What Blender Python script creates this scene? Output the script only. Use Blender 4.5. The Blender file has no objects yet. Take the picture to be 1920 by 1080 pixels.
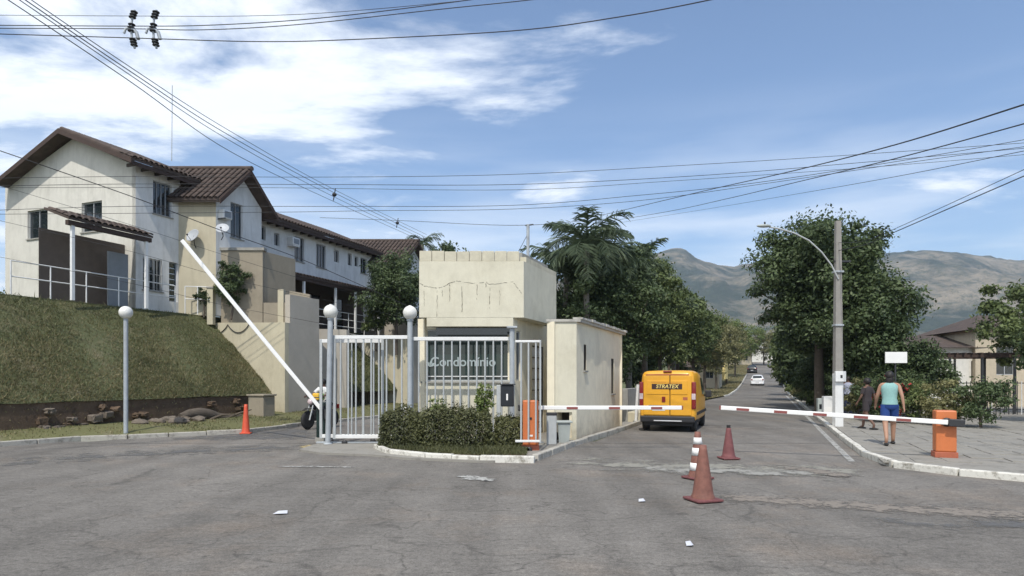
import bpy, bmesh, math, random
import numpy as np
from mathutils import Vector, Matrix, Euler
R = math.radians
random.seed(7)
C = bpy.context.scene.collection
S = bpy.context.scene

# ---------------------------------------------------------------- camera, world, sun, exposure
F = 1200.0          # focal length in pixels of a 1920 px wide frame
EYE = 1.7
cam_d = bpy.data.cameras.new('camera')
cam = bpy.data.objects.new('camera', cam_d); C.objects.link(cam)
cam.location = (0, 0, EYE); cam.rotation_euler = (R(90), 0, 0)
cam_d.sensor_width = 36; cam_d.lens = 36 * F / 1920; cam_d.shift_y = 168 / 1920
cam_d.clip_end = 9000; cam_d.clip_start = 0.05
S.camera = cam

SUN_DIR = Vector((-0.10, -0.56, 0.81)).normalized()
sun_d = bpy.data.lights.new('sun', 'SUN'); sun_d.energy = 3.1; sun_d.angle = R(0.5); sun_d.color = (1, 0.95, 0.87)
sun = bpy.data.objects.new('sun', sun_d); C.objects.link(sun)
sun.rotation_euler = SUN_DIR.to_track_quat('Z', 'Y').to_euler()
sun.location = (0, 0, 60)

world = bpy.data.worlds.new('World'); S.world = world; world.use_nodes = True
def build_world():
    nt = world.node_tree; N = nt.nodes; L = nt.links; N.clear()
    out = N.new('ShaderNodeOutputWorld'); bg = N.new('ShaderNodeBackground'); bg.inputs[1].default_value = 0.15
    L.new(bg.outputs[0], out.inputs[0])
    sky = N.new('ShaderNodeTexSky'); sky.sky_type = 'NISHITA'; sky.sun_disc = False
    sky.sun_elevation = math.asin(SUN_DIR.z); sky.sun_rotation = math.atan2(SUN_DIR.x, SUN_DIR.y) % (2 * math.pi)
    sky.air_density = 1.0; sky.dust_density = 0.8; sky.ozone_density = 3.6; sky.altitude = 50
    tc = N.new('ShaderNodeTexCoord'); sep = N.new('ShaderNodeSeparateXYZ'); L.new(tc.outputs['Generated'], sep.inputs[0])
    def M(op, a, b=None, c=None, clamp=False):
        n = N.new('ShaderNodeMath'); n.operation = op; n.use_clamp = clamp
        for i, v in enumerate((a, b, c)):
            if v is None: continue
            if isinstance(v, (int, float)): n.inputs[i].default_value = v
            else: L.new(v, n.inputs[i])
        return n.outputs[0]
    zz = M('MAXIMUM', sep.outputs[2], 0.0)
    den = M('ADD', zz, 0.10)
    u = M('DIVIDE', sep.outputs[0], den); v = M('DIVIDE', sep.outputs[1], den)
    cmb = N.new('ShaderNodeCombineXYZ'); L.new(u, cmb.inputs[0]); L.new(v, cmb.inputs[1])
    mp = N.new('ShaderNodeMapping'); mp.inputs['Location'].default_value = (3.1, 1.4, 0); mp.inputs['Scale'].default_value = (0.62, 1.0, 1)
    L.new(cmb.outputs[0], mp.inputs[0])
    n1 = N.new('ShaderNodeTexNoise'); n1.inputs['Scale'].default_value = 1.75; n1.inputs['Detail'].default_value = 10; n1.inputs['Roughness'].default_value = 0.60
    n1.inputs['Distortion'].default_value = 0.25
    L.new(mp.outputs[0], n1.inputs['Vector'])
    # the cloud field is thicker towards the left of the view and thins out to the right
    az = M('MULTIPLY', M('SUBTRACT', 0.05, M('ADD', sep.outputs[0], M('MULTIPLY', sep.outputs[1], 0.12))), 0.52)
    az = M('MINIMUM', M('MAXIMUM', az, -0.13), 0.20)
    hi = M('MULTIPLY', M('MULTIPLY', M('MAXIMUM', M('SUBTRACT', sep.outputs[2], 0.25), 0.0), az), 2.8)
    base = M('ADD', n1.outputs[0], M('ADD', M('MULTIPLY', az, 0.45), hi))
    mask = N.new('ShaderNodeMapRange'); mask.interpolation_type = 'SMOOTHSTEP'
    L.new(base, mask.inputs[0]); mask.inputs[1].default_value = 0.51; mask.inputs[2].default_value = 0.70
    # thin veils lying low over the hills
    mp2 = N.new('ShaderNodeMapping'); mp2.inputs['Scale'].default_value = (1.6, 1.6, 11); mp2.inputs['Location'].default_value = (0.7, 0.3, 0.35)
    L.new(tc.outputs['Generated'], mp2.inputs[0])
    n2 = N.new('ShaderNodeTexNoise'); n2.inputs['Scale'].default_value = 1.7; n2.inputs['Detail'].default_value = 7
    L.new(mp2.outputs[0], n2.inputs['Vector'])
    low = N.new('ShaderNodeMapRange'); low.interpolation_type = 'SMOOTHSTEP'
    L.new(sep.outputs[2], low.inputs[0]); low.inputs[1].default_value = 0.42; low.inputs[2].default_value = 0.10
    v2 = N.new('ShaderNodeMapRange'); v2.interpolation_type = 'SMOOTHSTEP'; L.new(n2.outputs[0], v2.inputs[0]); v2.inputs[1].default_value = 0.36; v2.inputs[2].default_value = 0.68
    veil = M('MULTIPLY', M('MULTIPLY', low.outputs[0], v2.outputs[0]), 0.75)
    tot = M('MAXIMUM', M('MULTIPLY', mask.outputs[0], 0.93), veil, clamp=True)
    n3 = N.new('ShaderNodeTexNoise'); n3.inputs['Scale'].default_value = 3.2; n3.inputs['Detail'].default_value = 5; L.new(mp.outputs[0], n3.inputs['Vector'])
    cc = N.new('ShaderNodeMix'); cc.data_type = 'RGBA'
    cc.inputs['A'].default_value = (5.9, 6.4, 7.1, 1); cc.inputs['B'].default_value = (7.8, 8.0, 8.3, 1)
    L.new(n3.outputs[0], cc.inputs['Factor'])
    mx = N.new('ShaderNodeMix'); mx.data_type = 'RGBA'
    L.new(tot, mx.inputs['Factor']); L.new(sky.outputs[0], mx.inputs['A']); L.new(cc.outputs['Result'], mx.inputs['B'])
    L.new(mx.outputs['Result'], bg.inputs[0])
build_world()
S.view_settings.view_transform = 'Standard'; S.view_settings.look = 'None'
S.view_settings.exposure = 0.25; S.view_settings.gamma = 1.0; S.view_settings.use_curve_mapping = False
S.cycles.max_bounces = 6; S.cycles.transparent_max_bounces = 12; S.cycles.volume_bounces = 0
S.cycles.volume_step_rate = 4

# ---------------------------------------------------------------- helpers
K = 0.4; SL = math.sqrt(1 + K * K); ANG = -math.atan(K)      # everything follows the direction of the avenue
U = Vector((K / SL, 1 / SL, 0)); V = Vector((1 / SL, -K / SL, 0))
def lane(off, Y): return (K * Y - off, Y)                    # a point on the line lying `off` metres left of the avenue's axis
def at(px, py, Y): return Vector(((px - 960) * Y / F, Y, EYE - (py - 708) * Y / F))
def gnd(px, py, z=0.0):
    Y = (EYE - z) * F / (py - 708); return Vector(((px - 960) * Y / F, Y, z))
def rise(Y):
    if Y < 60: return 0.0
    if Y < 105: return 0.0009 * (Y - 60) ** 2
    if Y < 200: return 1.82 + 0.062 * (Y - 105)
    return 7.7 + 0.004 * (Y - 200)

MATS = {}
def mat(name, col, rough=0.8, metal=0.0, var=0.12, scale=4.0, bump=0.0, bscale=60.0, spec=0.5, streak=0.0, dirt=(0.05, 0.045, 0.035), blot=0.0, coat=0.0, island=0.0, grime=0.0):
    m = bpy.data.materials.new(name); m.use_nodes = True; MATS[name] = m
    nt = m.node_tree; N = nt.nodes; L = nt.links
    b = N['Principled BSDF']; b.inputs['Roughness'].default_value = rough; b.inputs['Metallic'].default_value = metal
    b.inputs['Specular IOR Level'].default_value = spec
    if coat: b.inputs['Coat Weight'].default_value = coat
    geo = N.new('ShaderNodeNewGeometry')
    n = N.new('ShaderNodeTexNoise'); n.inputs['Scale'].default_value = scale; n.inputs['Detail'].default_value = 8; n.inputs['Roughness'].default_value = 0.65
    L.new(geo.outputs['Position'], n.inputs['Vector'])
    mr = N.new('ShaderNodeMapRange'); L.new(n.outputs[0], mr.inputs[0]); mr.inputs[1].default_value = 0.25; mr.inputs[2].default_value = 0.75
    mr.inputs[3].default_value = 1 - var; mr.inputs[4].default_value = 1 + var
    vm = N.new('ShaderNodeVectorMath'); vm.operation = 'SCALE'; vm.inputs[0].default_value = col[:3]; L.new(mr.outputs[0], vm.inputs['Scale'])
    cur = vm.outputs[0]
    if island:
        mi = N.new('ShaderNodeMapRange'); L.new(geo.outputs['Random Per Island'], mi.inputs[0]); mi.inputs[3].default_value = 1 - island; mi.inputs[4].default_value = 1 + island
        v2 = N.new('ShaderNodeVectorMath'); v2.operation = 'SCALE'; L.new(cur, v2.inputs[0]); L.new(mi.outputs[0], v2.inputs['Scale']); cur = v2.outputs[0]
    def dirtmix(cur, fac_socket):
        mx = N.new('ShaderNodeMix'); mx.data_type = 'RGBA'; L.new(fac_socket, mx.inputs['Factor']); L.new(cur, mx.inputs['A']); mx.inputs['B'].default_value = (*dirt, 1)
        return mx.outputs['Result']
    if streak:
        mp = N.new('ShaderNodeMapping'); mp.inputs['Scale'].default_value = (3.2, 3.2, 0.55); L.new(geo.outputs['Position'], mp.inputs[0])
        n2 = N.new('ShaderNodeTexNoise'); n2.inputs['Scale'].default_value = 1.3; n2.inputs['Detail'].default_value = 9; n2.inputs['Roughness'].default_value = 0.68; L.new(mp.outputs[0], n2.inputs['Vector'])
        r2 = N.new('ShaderNodeMapRange'); L.new(n2.outputs[0], r2.inputs[0]); r2.inputs[1].default_value = 0.48; r2.inputs[2].default_value = 0.78; r2.inputs[4].default_value = streak
        cur = dirtmix(cur, r2.outputs[0])
    if blot:
        n3 = N.new('ShaderNodeTexNoise'); n3.inputs['Scale'].default_value = 0.9; n3.inputs['Detail'].default_value = 9; n3.inputs['Roughness'].default_value = 0.7; L.new(geo.outputs['Position'], n3.inputs['Vector'])
        r3 = N.new('ShaderNodeMapRange'); L.new(n3.outputs[0], r3.inputs[0]); r3.inputs[1].default_value = 0.5; r3.inputs[2].default_value = 0.75; r3.inputs[4].default_value = blot
        cur = dirtmix(cur, r3.outputs[0])
    if grime:       # splashed soil and mould close to the ground
        sp = N.new('ShaderNodeSeparateXYZ'); L.new(geo.outputs['Position'], sp.inputs[0])
        n4 = N.new('ShaderNodeTexNoise'); n4.inputs['Scale'].default_value = 2.2; n4.inputs['Detail'].default_value = 8; n4.inputs['Roughness'].default_value = 0.7; L.new(geo.outputs['Position'], n4.inputs['Vector'])
        ma = N.new('ShaderNodeMath'); ma.operation = 'MULTIPLY_ADD'; L.new(n4.outputs[0], ma.inputs[0]); ma.inputs[1].default_value = -1.5; L.new(sp.outputs[2], ma.inputs[2])
        r4 = N.new('ShaderNodeMapRange'); L.new(ma.outputs[0], r4.inputs[0]); r4.inputs[1].default_value = -0.15; r4.inputs[2].default_value = -0.75; r4.inputs[4].default_value = grime
        cur = dirtmix(cur, r4.outputs[0])
    L.new(cur, b.inputs['Base Color'])
    if bump:
        nb = N.new('ShaderNodeTexNoise'); nb.inputs['Scale'].default_value = bscale; nb.inputs['Detail'].default_value = 4; L.new(geo.outputs['Position'], nb.inputs['Vector'])
        bp = N.new('ShaderNodeBump'); bp.inputs['Strength'].default_value = bump; bp.inputs['Distance'].default_value = 0.02
        L.new(nb.outputs[0], bp.inputs['Height']); L.new(bp.outputs[0], b.inputs['Normal'])
    return m
def leafmat(name, c1, c2, trans=0.25):
    m = bpy.data.materials.new(name); m.use_nodes = True; MATS[name] = m
    nt = m.node_tree; N = nt.nodes; L = nt.links; b = N['Principled BSDF']; out = N['Material Output']
    geo = N.new('ShaderNodeNewGeometry')
    n = N.new('ShaderNodeTexNoise'); n.inputs['Scale'].default_value = 0.8; n.inputs['Detail'].default_value = 3; L.new(geo.outputs['Position'], n.inputs['Vector'])
    ad = N.new('ShaderNodeMath'); ad.operation = 'MULTIPLY_ADD'; L.new(geo.outputs['Random Per Island'], ad.inputs[0]); ad.inputs[1].default_value = 0.6
    mr = N.new('ShaderNodeMapRange'); L.new(n.outputs[0], mr.inputs[0]); mr.inputs[1].default_value = 0.3; mr.inputs[2].default_value = 0.7; mr.inputs[3].default_value = 0; mr.inputs[4].default_value = 0.62
    L.new(mr.outputs[0], ad.inputs[2])
    mx = N.new('ShaderNodeMix'); mx.data_type = 'RGBA'; L.new(ad.outputs[0], mx.inputs['Factor']); mx.inputs['A'].default_value = (*c1, 1); mx.inputs['B'].default_value = (*c2, 1)
    L.new(mx.outputs['Result'], b.inputs['Base Color']); b.inputs['Roughness'].default_value = 0.55; b.inputs['Specular IOR Level'].default_value = 0.35
    tr = N.new('ShaderNodeBsdfTranslucent'); L.new(mx.outputs['Result'], tr.inputs[0])
    ms = N.new('ShaderNodeMixShader'); ms.inputs[0].default_value = trans; L.new(b.outputs[0], ms.inputs[1]); L.new(tr.outputs[0], ms.inputs[2]); L.new(ms.outputs[0], out.inputs[0])
    return m

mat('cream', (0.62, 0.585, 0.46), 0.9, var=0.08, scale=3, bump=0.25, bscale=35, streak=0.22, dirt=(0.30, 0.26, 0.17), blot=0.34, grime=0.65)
mat('cream_shade_lift', (0.78, 0.71, 0.54), 0.9, var=0.07, scale=3, bump=0.2, bscale=35, streak=0.20, dirt=(0.32, 0.28, 0.21), blot=0.28, grime=0.65)  # cream lightened and warmed to offset the shade on side walls
mat('house_white', (0.66, 0.66, 0.64), 0.9, var=0.08, scale=2, bump=0.2, bscale=30, streak=0.42, dirt=(0.26, 0.25, 0.22), blot=0.2)
mat('offwhite', (0.62, 0.60, 0.54), 0.9, var=0.08, scale=2, bump=0.2, bscale=30, streak=0.35, dirt=(0.26, 0.25, 0.21), blot=0.3)
mat('house_beige', (0.50, 0.45, 0.33), 0.9, var=0.08, scale=2, bump=0.2, bscale=30, streak=0.30, dirt=(0.2, 0.17, 0.12))
mat('render_brown', (0.30, 0.26, 0.195), 0.95, var=0.10, scale=2.5, bump=0.3, bscale=30, streak=0.3, blot=0.3, dirt=(0.16, 0.135, 0.10))
mat('porch_shade', (0.085, 0.07, 0.06), 0.9, var=0.15)  # dark colour standing in for the shade under the porch roofs
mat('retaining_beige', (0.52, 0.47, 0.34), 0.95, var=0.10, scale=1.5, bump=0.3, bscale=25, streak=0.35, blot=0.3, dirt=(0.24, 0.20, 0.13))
mat('retaining_grey_shade', (0.44, 0.40, 0.335), 0.95, var=0.08, scale=1.5, bump=0.3, bscale=25, blot=0.2, dirt=(0.16, 0.14, 0.11))  # retaining beige darkened and greyed for faces in shade; also colours other grey walls
mat('tile', (0.070, 0.050, 0.040), 0.9, var=0.45, scale=3, bump=0.3, bscale=40, blot=0.7, dirt=(0.035, 0.03, 0.028), island=0.3)
mat('soffit', (0.06, 0.045, 0.035), 0.85, var=0.2)
mat('concrete', (0.30, 0.29, 0.26), 0.9, var=0.15, scale=5, bump=0.4, bscale=50, streak=0.25, blot=0.25, dirt=(0.1, 0.095, 0.08))
mat('concrete_block', (0.56, 0.52, 0.40), 0.92, var=0.12, scale=6, bump=0.4, bscale=50, streak=0.08, dirt=(0.2, 0.18, 0.13), blot=0.45)
mat('slab_edge', (0.46, 0.44, 0.39), 0.9, var=0.15, scale=8, bump=0.4, bscale=40, streak=0.5, dirt=(0.12, 0.11, 0.1), blot=0.3)
mat('paint_white', (0.72, 0.72, 0.70), 0.6, var=0.06, scale=4, streak=0.18, dirt=(0.3, 0.27, 0.22))
mat('arm_white', (0.80, 0.79, 0.76), 0.35, var=0.03, scale=4)
mat('arm_red', (0.24, 0.07, 0.06), 0.4, var=0.08)
mat('galvanised', (0.42, 0.44, 0.44), 0.45, metal=0.0, var=0.12, scale=5, streak=0.2, dirt=(0.2, 0.18, 0.15))
mat('galv_post', (0.36, 0.39, 0.41), 0.5, metal=0.0, var=0.15, scale=6, streak=0.4, dirt=(0.15, 0.12, 0.09))
mat('dark_metal', (0.03, 0.03, 0.032), 0.5, var=0.2)
mat('black_box', (0.015, 0.018, 0.022), 0.35, var=0.2)
mat('glass_dark', (0.018, 0.024, 0.028), 0.04, var=0.1, spec=0.8)
mat('glass_tint', (0.012, 0.028, 0.026), 0.06, var=0.25, spec=0.7)
mat('window_frame', (0.42, 0.43, 0.43), 0.5, metal=0.4, var=0.08)
mat('shutter', (0.22, 0.24, 0.26), 0.6, var=0.12)
mat('dark_wood', (0.05, 0.03, 0.022), 0.8, var=0.3, scale=10)
mat('orange_paint', (0.55, 0.16, 0.05), 0.45, var=0.08, scale=4, streak=0.15, dirt=(0.3, 0.12, 0.05))
mat('orange_dirty', (0.40, 0.11, 0.055), 0.6, var=0.15, scale=6, streak=0.3)
mat('lamp_globe', (0.70, 0.69, 0.64), 0.35, var=0.08, scale=12, streak=0.25, dirt=(0.3, 0.28, 0.22))
mat('letter_white', (0.36, 0.42, 0.42), 0.5, var=0.05)
mat('crack', (0.07, 0.06, 0.045), 0.95, var=0.2)
mat('bark', (0.10, 0.08, 0.06), 0.95, var=0.3, scale=8, bump=0.7, bscale=30)
mat('palm_bark', (0.20, 0.18, 0.15), 0.95, var=0.3, scale=8, bump=0.7, bscale=30)
mat('pole_concrete', (0.27, 0.255, 0.23), 0.9, var=0.12, scale=4, bump=0.3, streak=0.3, dirt=(0.15, 0.13, 0.11))
mat('cable', (0.02, 0.02, 0.022), 0.6, var=0.1)
mat('cone_red', (0.20, 0.085, 0.062), 0.7, var=0.30, scale=14, blot=0.5, dirt=(0.10, 0.045, 0.035))
mat('cone_orange', (0.62, 0.09, 0.04), 0.55, var=0.15, scale=10)
mat('cone_maroon', (0.16, 0.055, 0.055), 0.75, var=0.30, scale=14, blot=0.5, dirt=(0.06, 0.035, 0.035))
mat('tape_white', (0.78, 0.77, 0.74), 0.5, var=0.06)
mat('rubber', (0.02, 0.02, 0.02), 0.8, var=0.2)
mat('van_yellow', (0.72, 0.35, 0.018), 0.38, var=0.07, scale=3, coat=0.25, blot=0.18, dirt=(0.30, 0.17, 0.05), grime=0.35)
mat('van_plastic', (0.022, 0.022, 0.025), 0.6, var=0.15)
mat('tail_red', (0.20, 0.008, 0.008), 0.2, var=0.1, coat=0.6)
mat('tail_clear', (0.55, 0.45, 0.45), 0.2, var=0.1)
mat('rim', (0.38, 0.38, 0.39), 0.35, metal=0.7, var=0.1)
mat('plate', (0.62, 0.62, 0.63), 0.45, var=0.1)
mat('sticker_brown', (0.045, 0.018, 0.015), 0.5, var=0.1)
mat('sticker_yellow', (0.80, 0.62, 0.20), 0.5, var=0.05)
mat('car_white', (0.72, 0.73, 0.75), 0.3, var=0.03, coat=0.5)
mat('car_black', (0.012, 0.012, 0.014), 0.25, var=0.1, coat=0.5)
mat('skin', (0.36, 0.20, 0.13), 0.6, var=0.06)
mat('skin_dark', (0.14, 0.075, 0.05), 0.6, var=0.06)
mat('hair', (0.012, 0.009, 0.008), 0.6, var=0.3, scale=40)
mat('teal_cloth', (0.24, 0.42, 0.40), 0.9, var=0.10, scale=25)
mat('blue_cloth', (0.015, 0.05, 0.20), 0.9, var=0.12, scale=20)
mat('navy_cloth', (0.012, 0.018, 0.045), 0.9, var=0.15)
mat('grey_cloth', (0.30, 0.32, 0.40), 0.9, var=0.12)
mat('white_cloth', (0.68, 0.68, 0.66), 0.9, var=0.08)
mat('purple_cloth', (0.20, 0.17, 0.42), 0.9, var=0.15)
mat('dark_cloth', (0.035, 0.028, 0.030), 0.9, var=0.3)
mat('bag_yellow', (0.75, 0.45, 0.05), 0.6, var=0.1)
mat('bag_green', (0.22, 0.36, 0.10), 0.6, var=0.1)
mat('bin_grey', (0.36, 0.39, 0.37), 0.6, var=0.1, streak=0.3)
mat('paper', (0.55, 0.56, 0.60), 0.7, var=0.05)
mat('stone', (0.14, 0.115, 0.09), 0.95, var=0.35, scale=5, bump=0.6, bscale=20, island=0.3)
mat('earth', (0.115, 0.078, 0.05), 1.0, var=0.4, scale=4, bump=0.7, bscale=25)
mat('yellow_house', (0.72, 0.58, 0.24), 0.9, var=0.08, streak=0.2)
mat('far_white', (0.66, 0.64, 0.58), 0.9, var=0.08, streak=0.2)
mat('far_beige', (0.50, 0.43, 0.32), 0.9, var=0.12, streak=0.2)
mat('flower_red', (0.40, 0.02, 0.03), 0.7, var=0.2)
mat('dish_grey', (0.42, 0.44, 0.46), 0.5, var=0.1)
leafmat('leaf_dark', (0.023, 0.044, 0.017), (0.109, 0.147, 0.058))
leafmat('leaf_mid', (0.038, 0.064, 0.020), (0.160, 0.198, 0.070))
leafmat('leaf_light', (0.045, 0.077, 0.018), (0.192, 0.243, 0.070))
leafmat('leaf_olive', (0.077, 0.084, 0.033), (0.256, 0.243, 0.109))
leafmat('leaf_palm', (0.033, 0.056, 0.031), (0.122, 0.160, 0.090), 0.2)
leafmat('leaf_hedge', (0.020, 0.028, 0.010), (0.12, 0.125, 0.05), 0.15)
leafmat('grass_blade', (0.050, 0.064, 0.022), (0.165, 0.165, 0.070), 0.25)
leafmat('grass_dry', (0.11, 0.11, 0.042), (0.29, 0.24, 0.13), 0.25)

def asphalt(name, base, extra=None):
    m = bpy.data.materials.new(name); m.use_nodes = True; MATS[name] = m
    nt = m.node_tree; N = nt.nodes; L = nt.links; b = N['Principled BSDF']; b.inputs['Roughness'].default_value = 0.9; b.inputs['Specular IOR Level'].default_value = 0.3
    geo = N.new('ShaderNodeNewGeometry')
    def noise(sc, det=6, rough=0.6, mapscale=None):
        n = N.new('ShaderNodeTexNoise'); n.inputs['Scale'].default_value = sc; n.inputs['Detail'].default_value = det; n.inputs['Roughness'].default_value = rough
        if mapscale:
            mp = N.new('ShaderNodeMapping'); mp.inputs['Scale'].default_value = mapscale; mp.inputs['Rotation'].default_value = (0, 0, -ANG); L.new(geo.outputs['Position'], mp.inputs[0]); L.new(mp.outputs[0], n.inputs['Vector'])
        else: L.new(geo.outputs['Position'], n.inputs['Vector'])
        return n.outputs[0]
    def rng(s, a, b_, lo, hi):
        r = N.new('ShaderNodeMapRange'); L.new(s, r.inputs[0]); r.inputs[1].default_value = a; r.inputs[2].default_value = b_; r.inputs[3].default_value = lo; r.inputs[4].default_value = hi; return r.outputs[0]
    def mul(a, b_):
        m_ = N.new('ShaderNodeMath'); m_.operation = 'MULTIPLY'; L.new(a, m_.inputs[0]); L.new(b_, m_.inputs[1]); return m_.outputs[0]
    big = rng(noise(0.22, 5), 0.3, 0.7, 0.80, 1.22)
    mid = rng(noise(1.7, 7, 0.7), 0.3, 0.7, 0.86, 1.14)
    fine = rng(noise(55, 3, 0.8), 0.25, 0.75, 0.55, 1.5)
    grit = rng(noise(130, 2, 0.8), 0.3, 0.7, 0.75, 1.3); grit = mul(grit, rng(noise(17, 4, 0.75), 0.3, 0.7, 0.70, 1.32)); grit = mul(grit, rng(noise(4.5, 5, 0.7, (.6, 2.2, 1)), 0.3, 0.7, 0.87, 1.13))
    f = mul(mul(big, mid), mul(fine, grit))
    tyre = rng(noise(1.0, 3, 0.5, (1.3, 0.06, 1)), 0.42, 0.66, 1.06, 0.86)
    f = mul(f, tyre)
    # pits and fine cracks
    vo = N.new('ShaderNodeTexVoronoi'); vo.feature = 'DISTANCE_TO_EDGE'; vo.inputs['Scale'].default_value = 0.55
    nw = N.new('ShaderNodeTexNoise'); nw.inputs['Scale'].default_value = 1.2; nw.inputs['Detail'].default_value = 6; L.new(geo.outputs['Position'], nw.inputs['Vector'])
    vmix = N.new('ShaderNodeVectorMath'); vmix.operation = 'MULTIPLY_ADD'; L.new(nw.outputs['Color'], vmix.inputs[0]); vmix.inputs[1].default_value = (1.4, 1.4, 0); L.new(geo.outputs['Position'], vmix.inputs[2])
    L.new(vmix.outputs[0], vo.inputs['Vector'])
    ck = rng(vo.outputs['Distance'], 0.0, 0.012, 0.68, 1.0); f = mul(f, ck)
    pit = rng(noise(6, 4, 0.65, (1, 1.8, 1)), 0.60, 0.70, 1.0, 0.58); f = mul(f, pit); f = mul(f, rng(noise(0.8, 7, 0.72), 0.60, 0.72, 1.0, 0.80)); f = mul(f, rng(noise(2.6, 8, 0.8), 0.62, 0.70, 1.0, 1.22))
    vs = N.new('ShaderNodeVectorMath'); vs.operation = 'SCALE'; vs.inputs[0].default_value = base; L.new(f, vs.inputs['Scale'])
    warm = N.new('ShaderNodeMix'); warm.data_type = 'RGBA'; L.new(rng(noise(0.5, 6, 0.65), 0.52, 0.72, 0, 0.55), warm.inputs['Factor']); L.new(vs.outputs[0], warm.inputs['A'])
    v2 = N.new('ShaderNodeVectorMath'); v2.operation = 'MULTIPLY'; L.new(vs.outputs[0], v2.inputs[0]); v2.inputs[1].default_value = (1.35, 1.16, 1.0); L.new(v2.outputs[0], warm.inputs['B'])
    L.new(warm.outputs['Result'], b.inputs['Base Color'])
    bp = N.new('ShaderNodeBump'); bp.inputs['Strength'].default_value = 0.5; bp.inputs['Distance'].default_value = 0.012; L.new(noise(70, 4, 0.7), bp.inputs['Height']); L.new(bp.outputs[0], b.inputs['Normal'])
    return m
asphalt('asphalt', (0.150, 0.139, 0.124))
asphalt('asphalt_dark', (0.112, 0.110, 0.108))
asphalt('asphalt_pale', (0.215, 0.205, 0.175))
def worn(name, paint, under, keep=0.5, sc=5.0, see=False):
    """paint worn through to what lies under it"""
    m = bpy.data.materials.new(name); m.use_nodes = True; MATS[name] = m
    nt = m.node_tree; N = nt.nodes; L = nt.links; b = N['Principled BSDF']; b.inputs['Roughness'].default_value = 0.85
    geo = N.new('ShaderNodeNewGeometry'); n = N.new('ShaderNodeTexNoise'); n.inputs['Scale'].default_value = sc; n.inputs['Detail'].default_value = 10; n.inputs['Roughness'].default_value = 0.75
    L.new(geo.outputs['Position'], n.inputs['Vector'])
    fac = n.outputs[0]
    if see:      # wears away towards the rim
        mc = N.new('ShaderNodeMath'); mc.operation = 'MULTIPLY_ADD'; L.new(fac, mc.inputs[0]); mc.inputs[1].default_value = 2.4; mc.inputs[2].default_value = -0.66; fac = mc.outputs[0]
        at_ = N.new('ShaderNodeAttribute'); at_.attribute_name = 'rim'; ma = N.new('ShaderNodeMath'); ma.operation = 'MULTIPLY_ADD'; L.new(at_.outputs['Fac'], ma.inputs[0]); ma.inputs[1].default_value = 0.62; L.new(fac, ma.inputs[2]); fac = ma.outputs[0]
    r = N.new('ShaderNodeMapRange'); L.new(fac, r.inputs[0]); r.inputs[1].default_value = 0.62 - 0.25 * keep; r.inputs[2].default_value = 0.72 - 0.25 * keep + (0.22 if see else 0.06)
    r.inputs[3].default_value = 1; r.inputs[4].default_value = 0
    mx = N.new('ShaderNodeMix'); mx.data_type = 'RGBA'; L.new(r.outputs[0], mx.inputs['Factor']); mx.inputs['A'].default_value = (*under, 1); mx.inputs['B'].default_value = (*paint, 1)
    L.new(mx.outputs['Result'], b.inputs['Base Color'])
    if see:
        out = N['Material Output']; tr = N.new('ShaderNodeBsdfTransparent'); ms = N.new('ShaderNodeMixShader'); L.new(r.outputs[0], ms.inputs[0]); L.new(tr.outputs[0], ms.inputs[1]); L.new(b.outputs[0], ms.inputs[2]); L.new(ms.outputs[0], out.inputs[0])
    return m
worn('kerb_paint', (0.62, 0.60, 0.54), (0.24, 0.22, 0.18), 0.55, 6)
worn('kerb_bare', (0.40, 0.38, 0.33), (0.17, 0.155, 0.13), 0.5, 5)
worn('line_white', (0.36, 0.355, 0.33), (0.15, 0.14, 0.128), 0.30, 9, True)
worn('line_yellow', (0.42, 0.33, 0.15), (0.19, 0.17, 0.14), 0.35, 7, True)
worn('dark_wear', (0.098, 0.096, 0.094), (0.2, 0.19, 0.17), 0.75, 1.8, True)
worn('pale_wear', (0.235, 0.225, 0.19), (0.2, 0.19, 0.17), 0.40, 1.6, True)
worn('white_wear', (0.27, 0.262, 0.235), (0.2, 0.19, 0.17), 0.10, 2.2, True)
worn('sand', (0.205, 0.178, 0.148), (0.15, 0.14, 0.128), 0.0, 5, True)
worn('paving', (0.25, 0.235, 0.205), (0.15, 0.14, 0.12), 0.45, 2.2)
worn('bank_soil', (0.085, 0.095, 0.038), (0.160, 0.135, 0.078), 0.4, 1.3)
worn('verge_soil', (0.12, 0.12, 0.045), (0.20, 0.165, 0.115), 0.3, 1.5)
worn('meadow', (0.09, 0.105, 0.035), (0.16, 0.14, 0.075), 0.5, 0.6)
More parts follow.
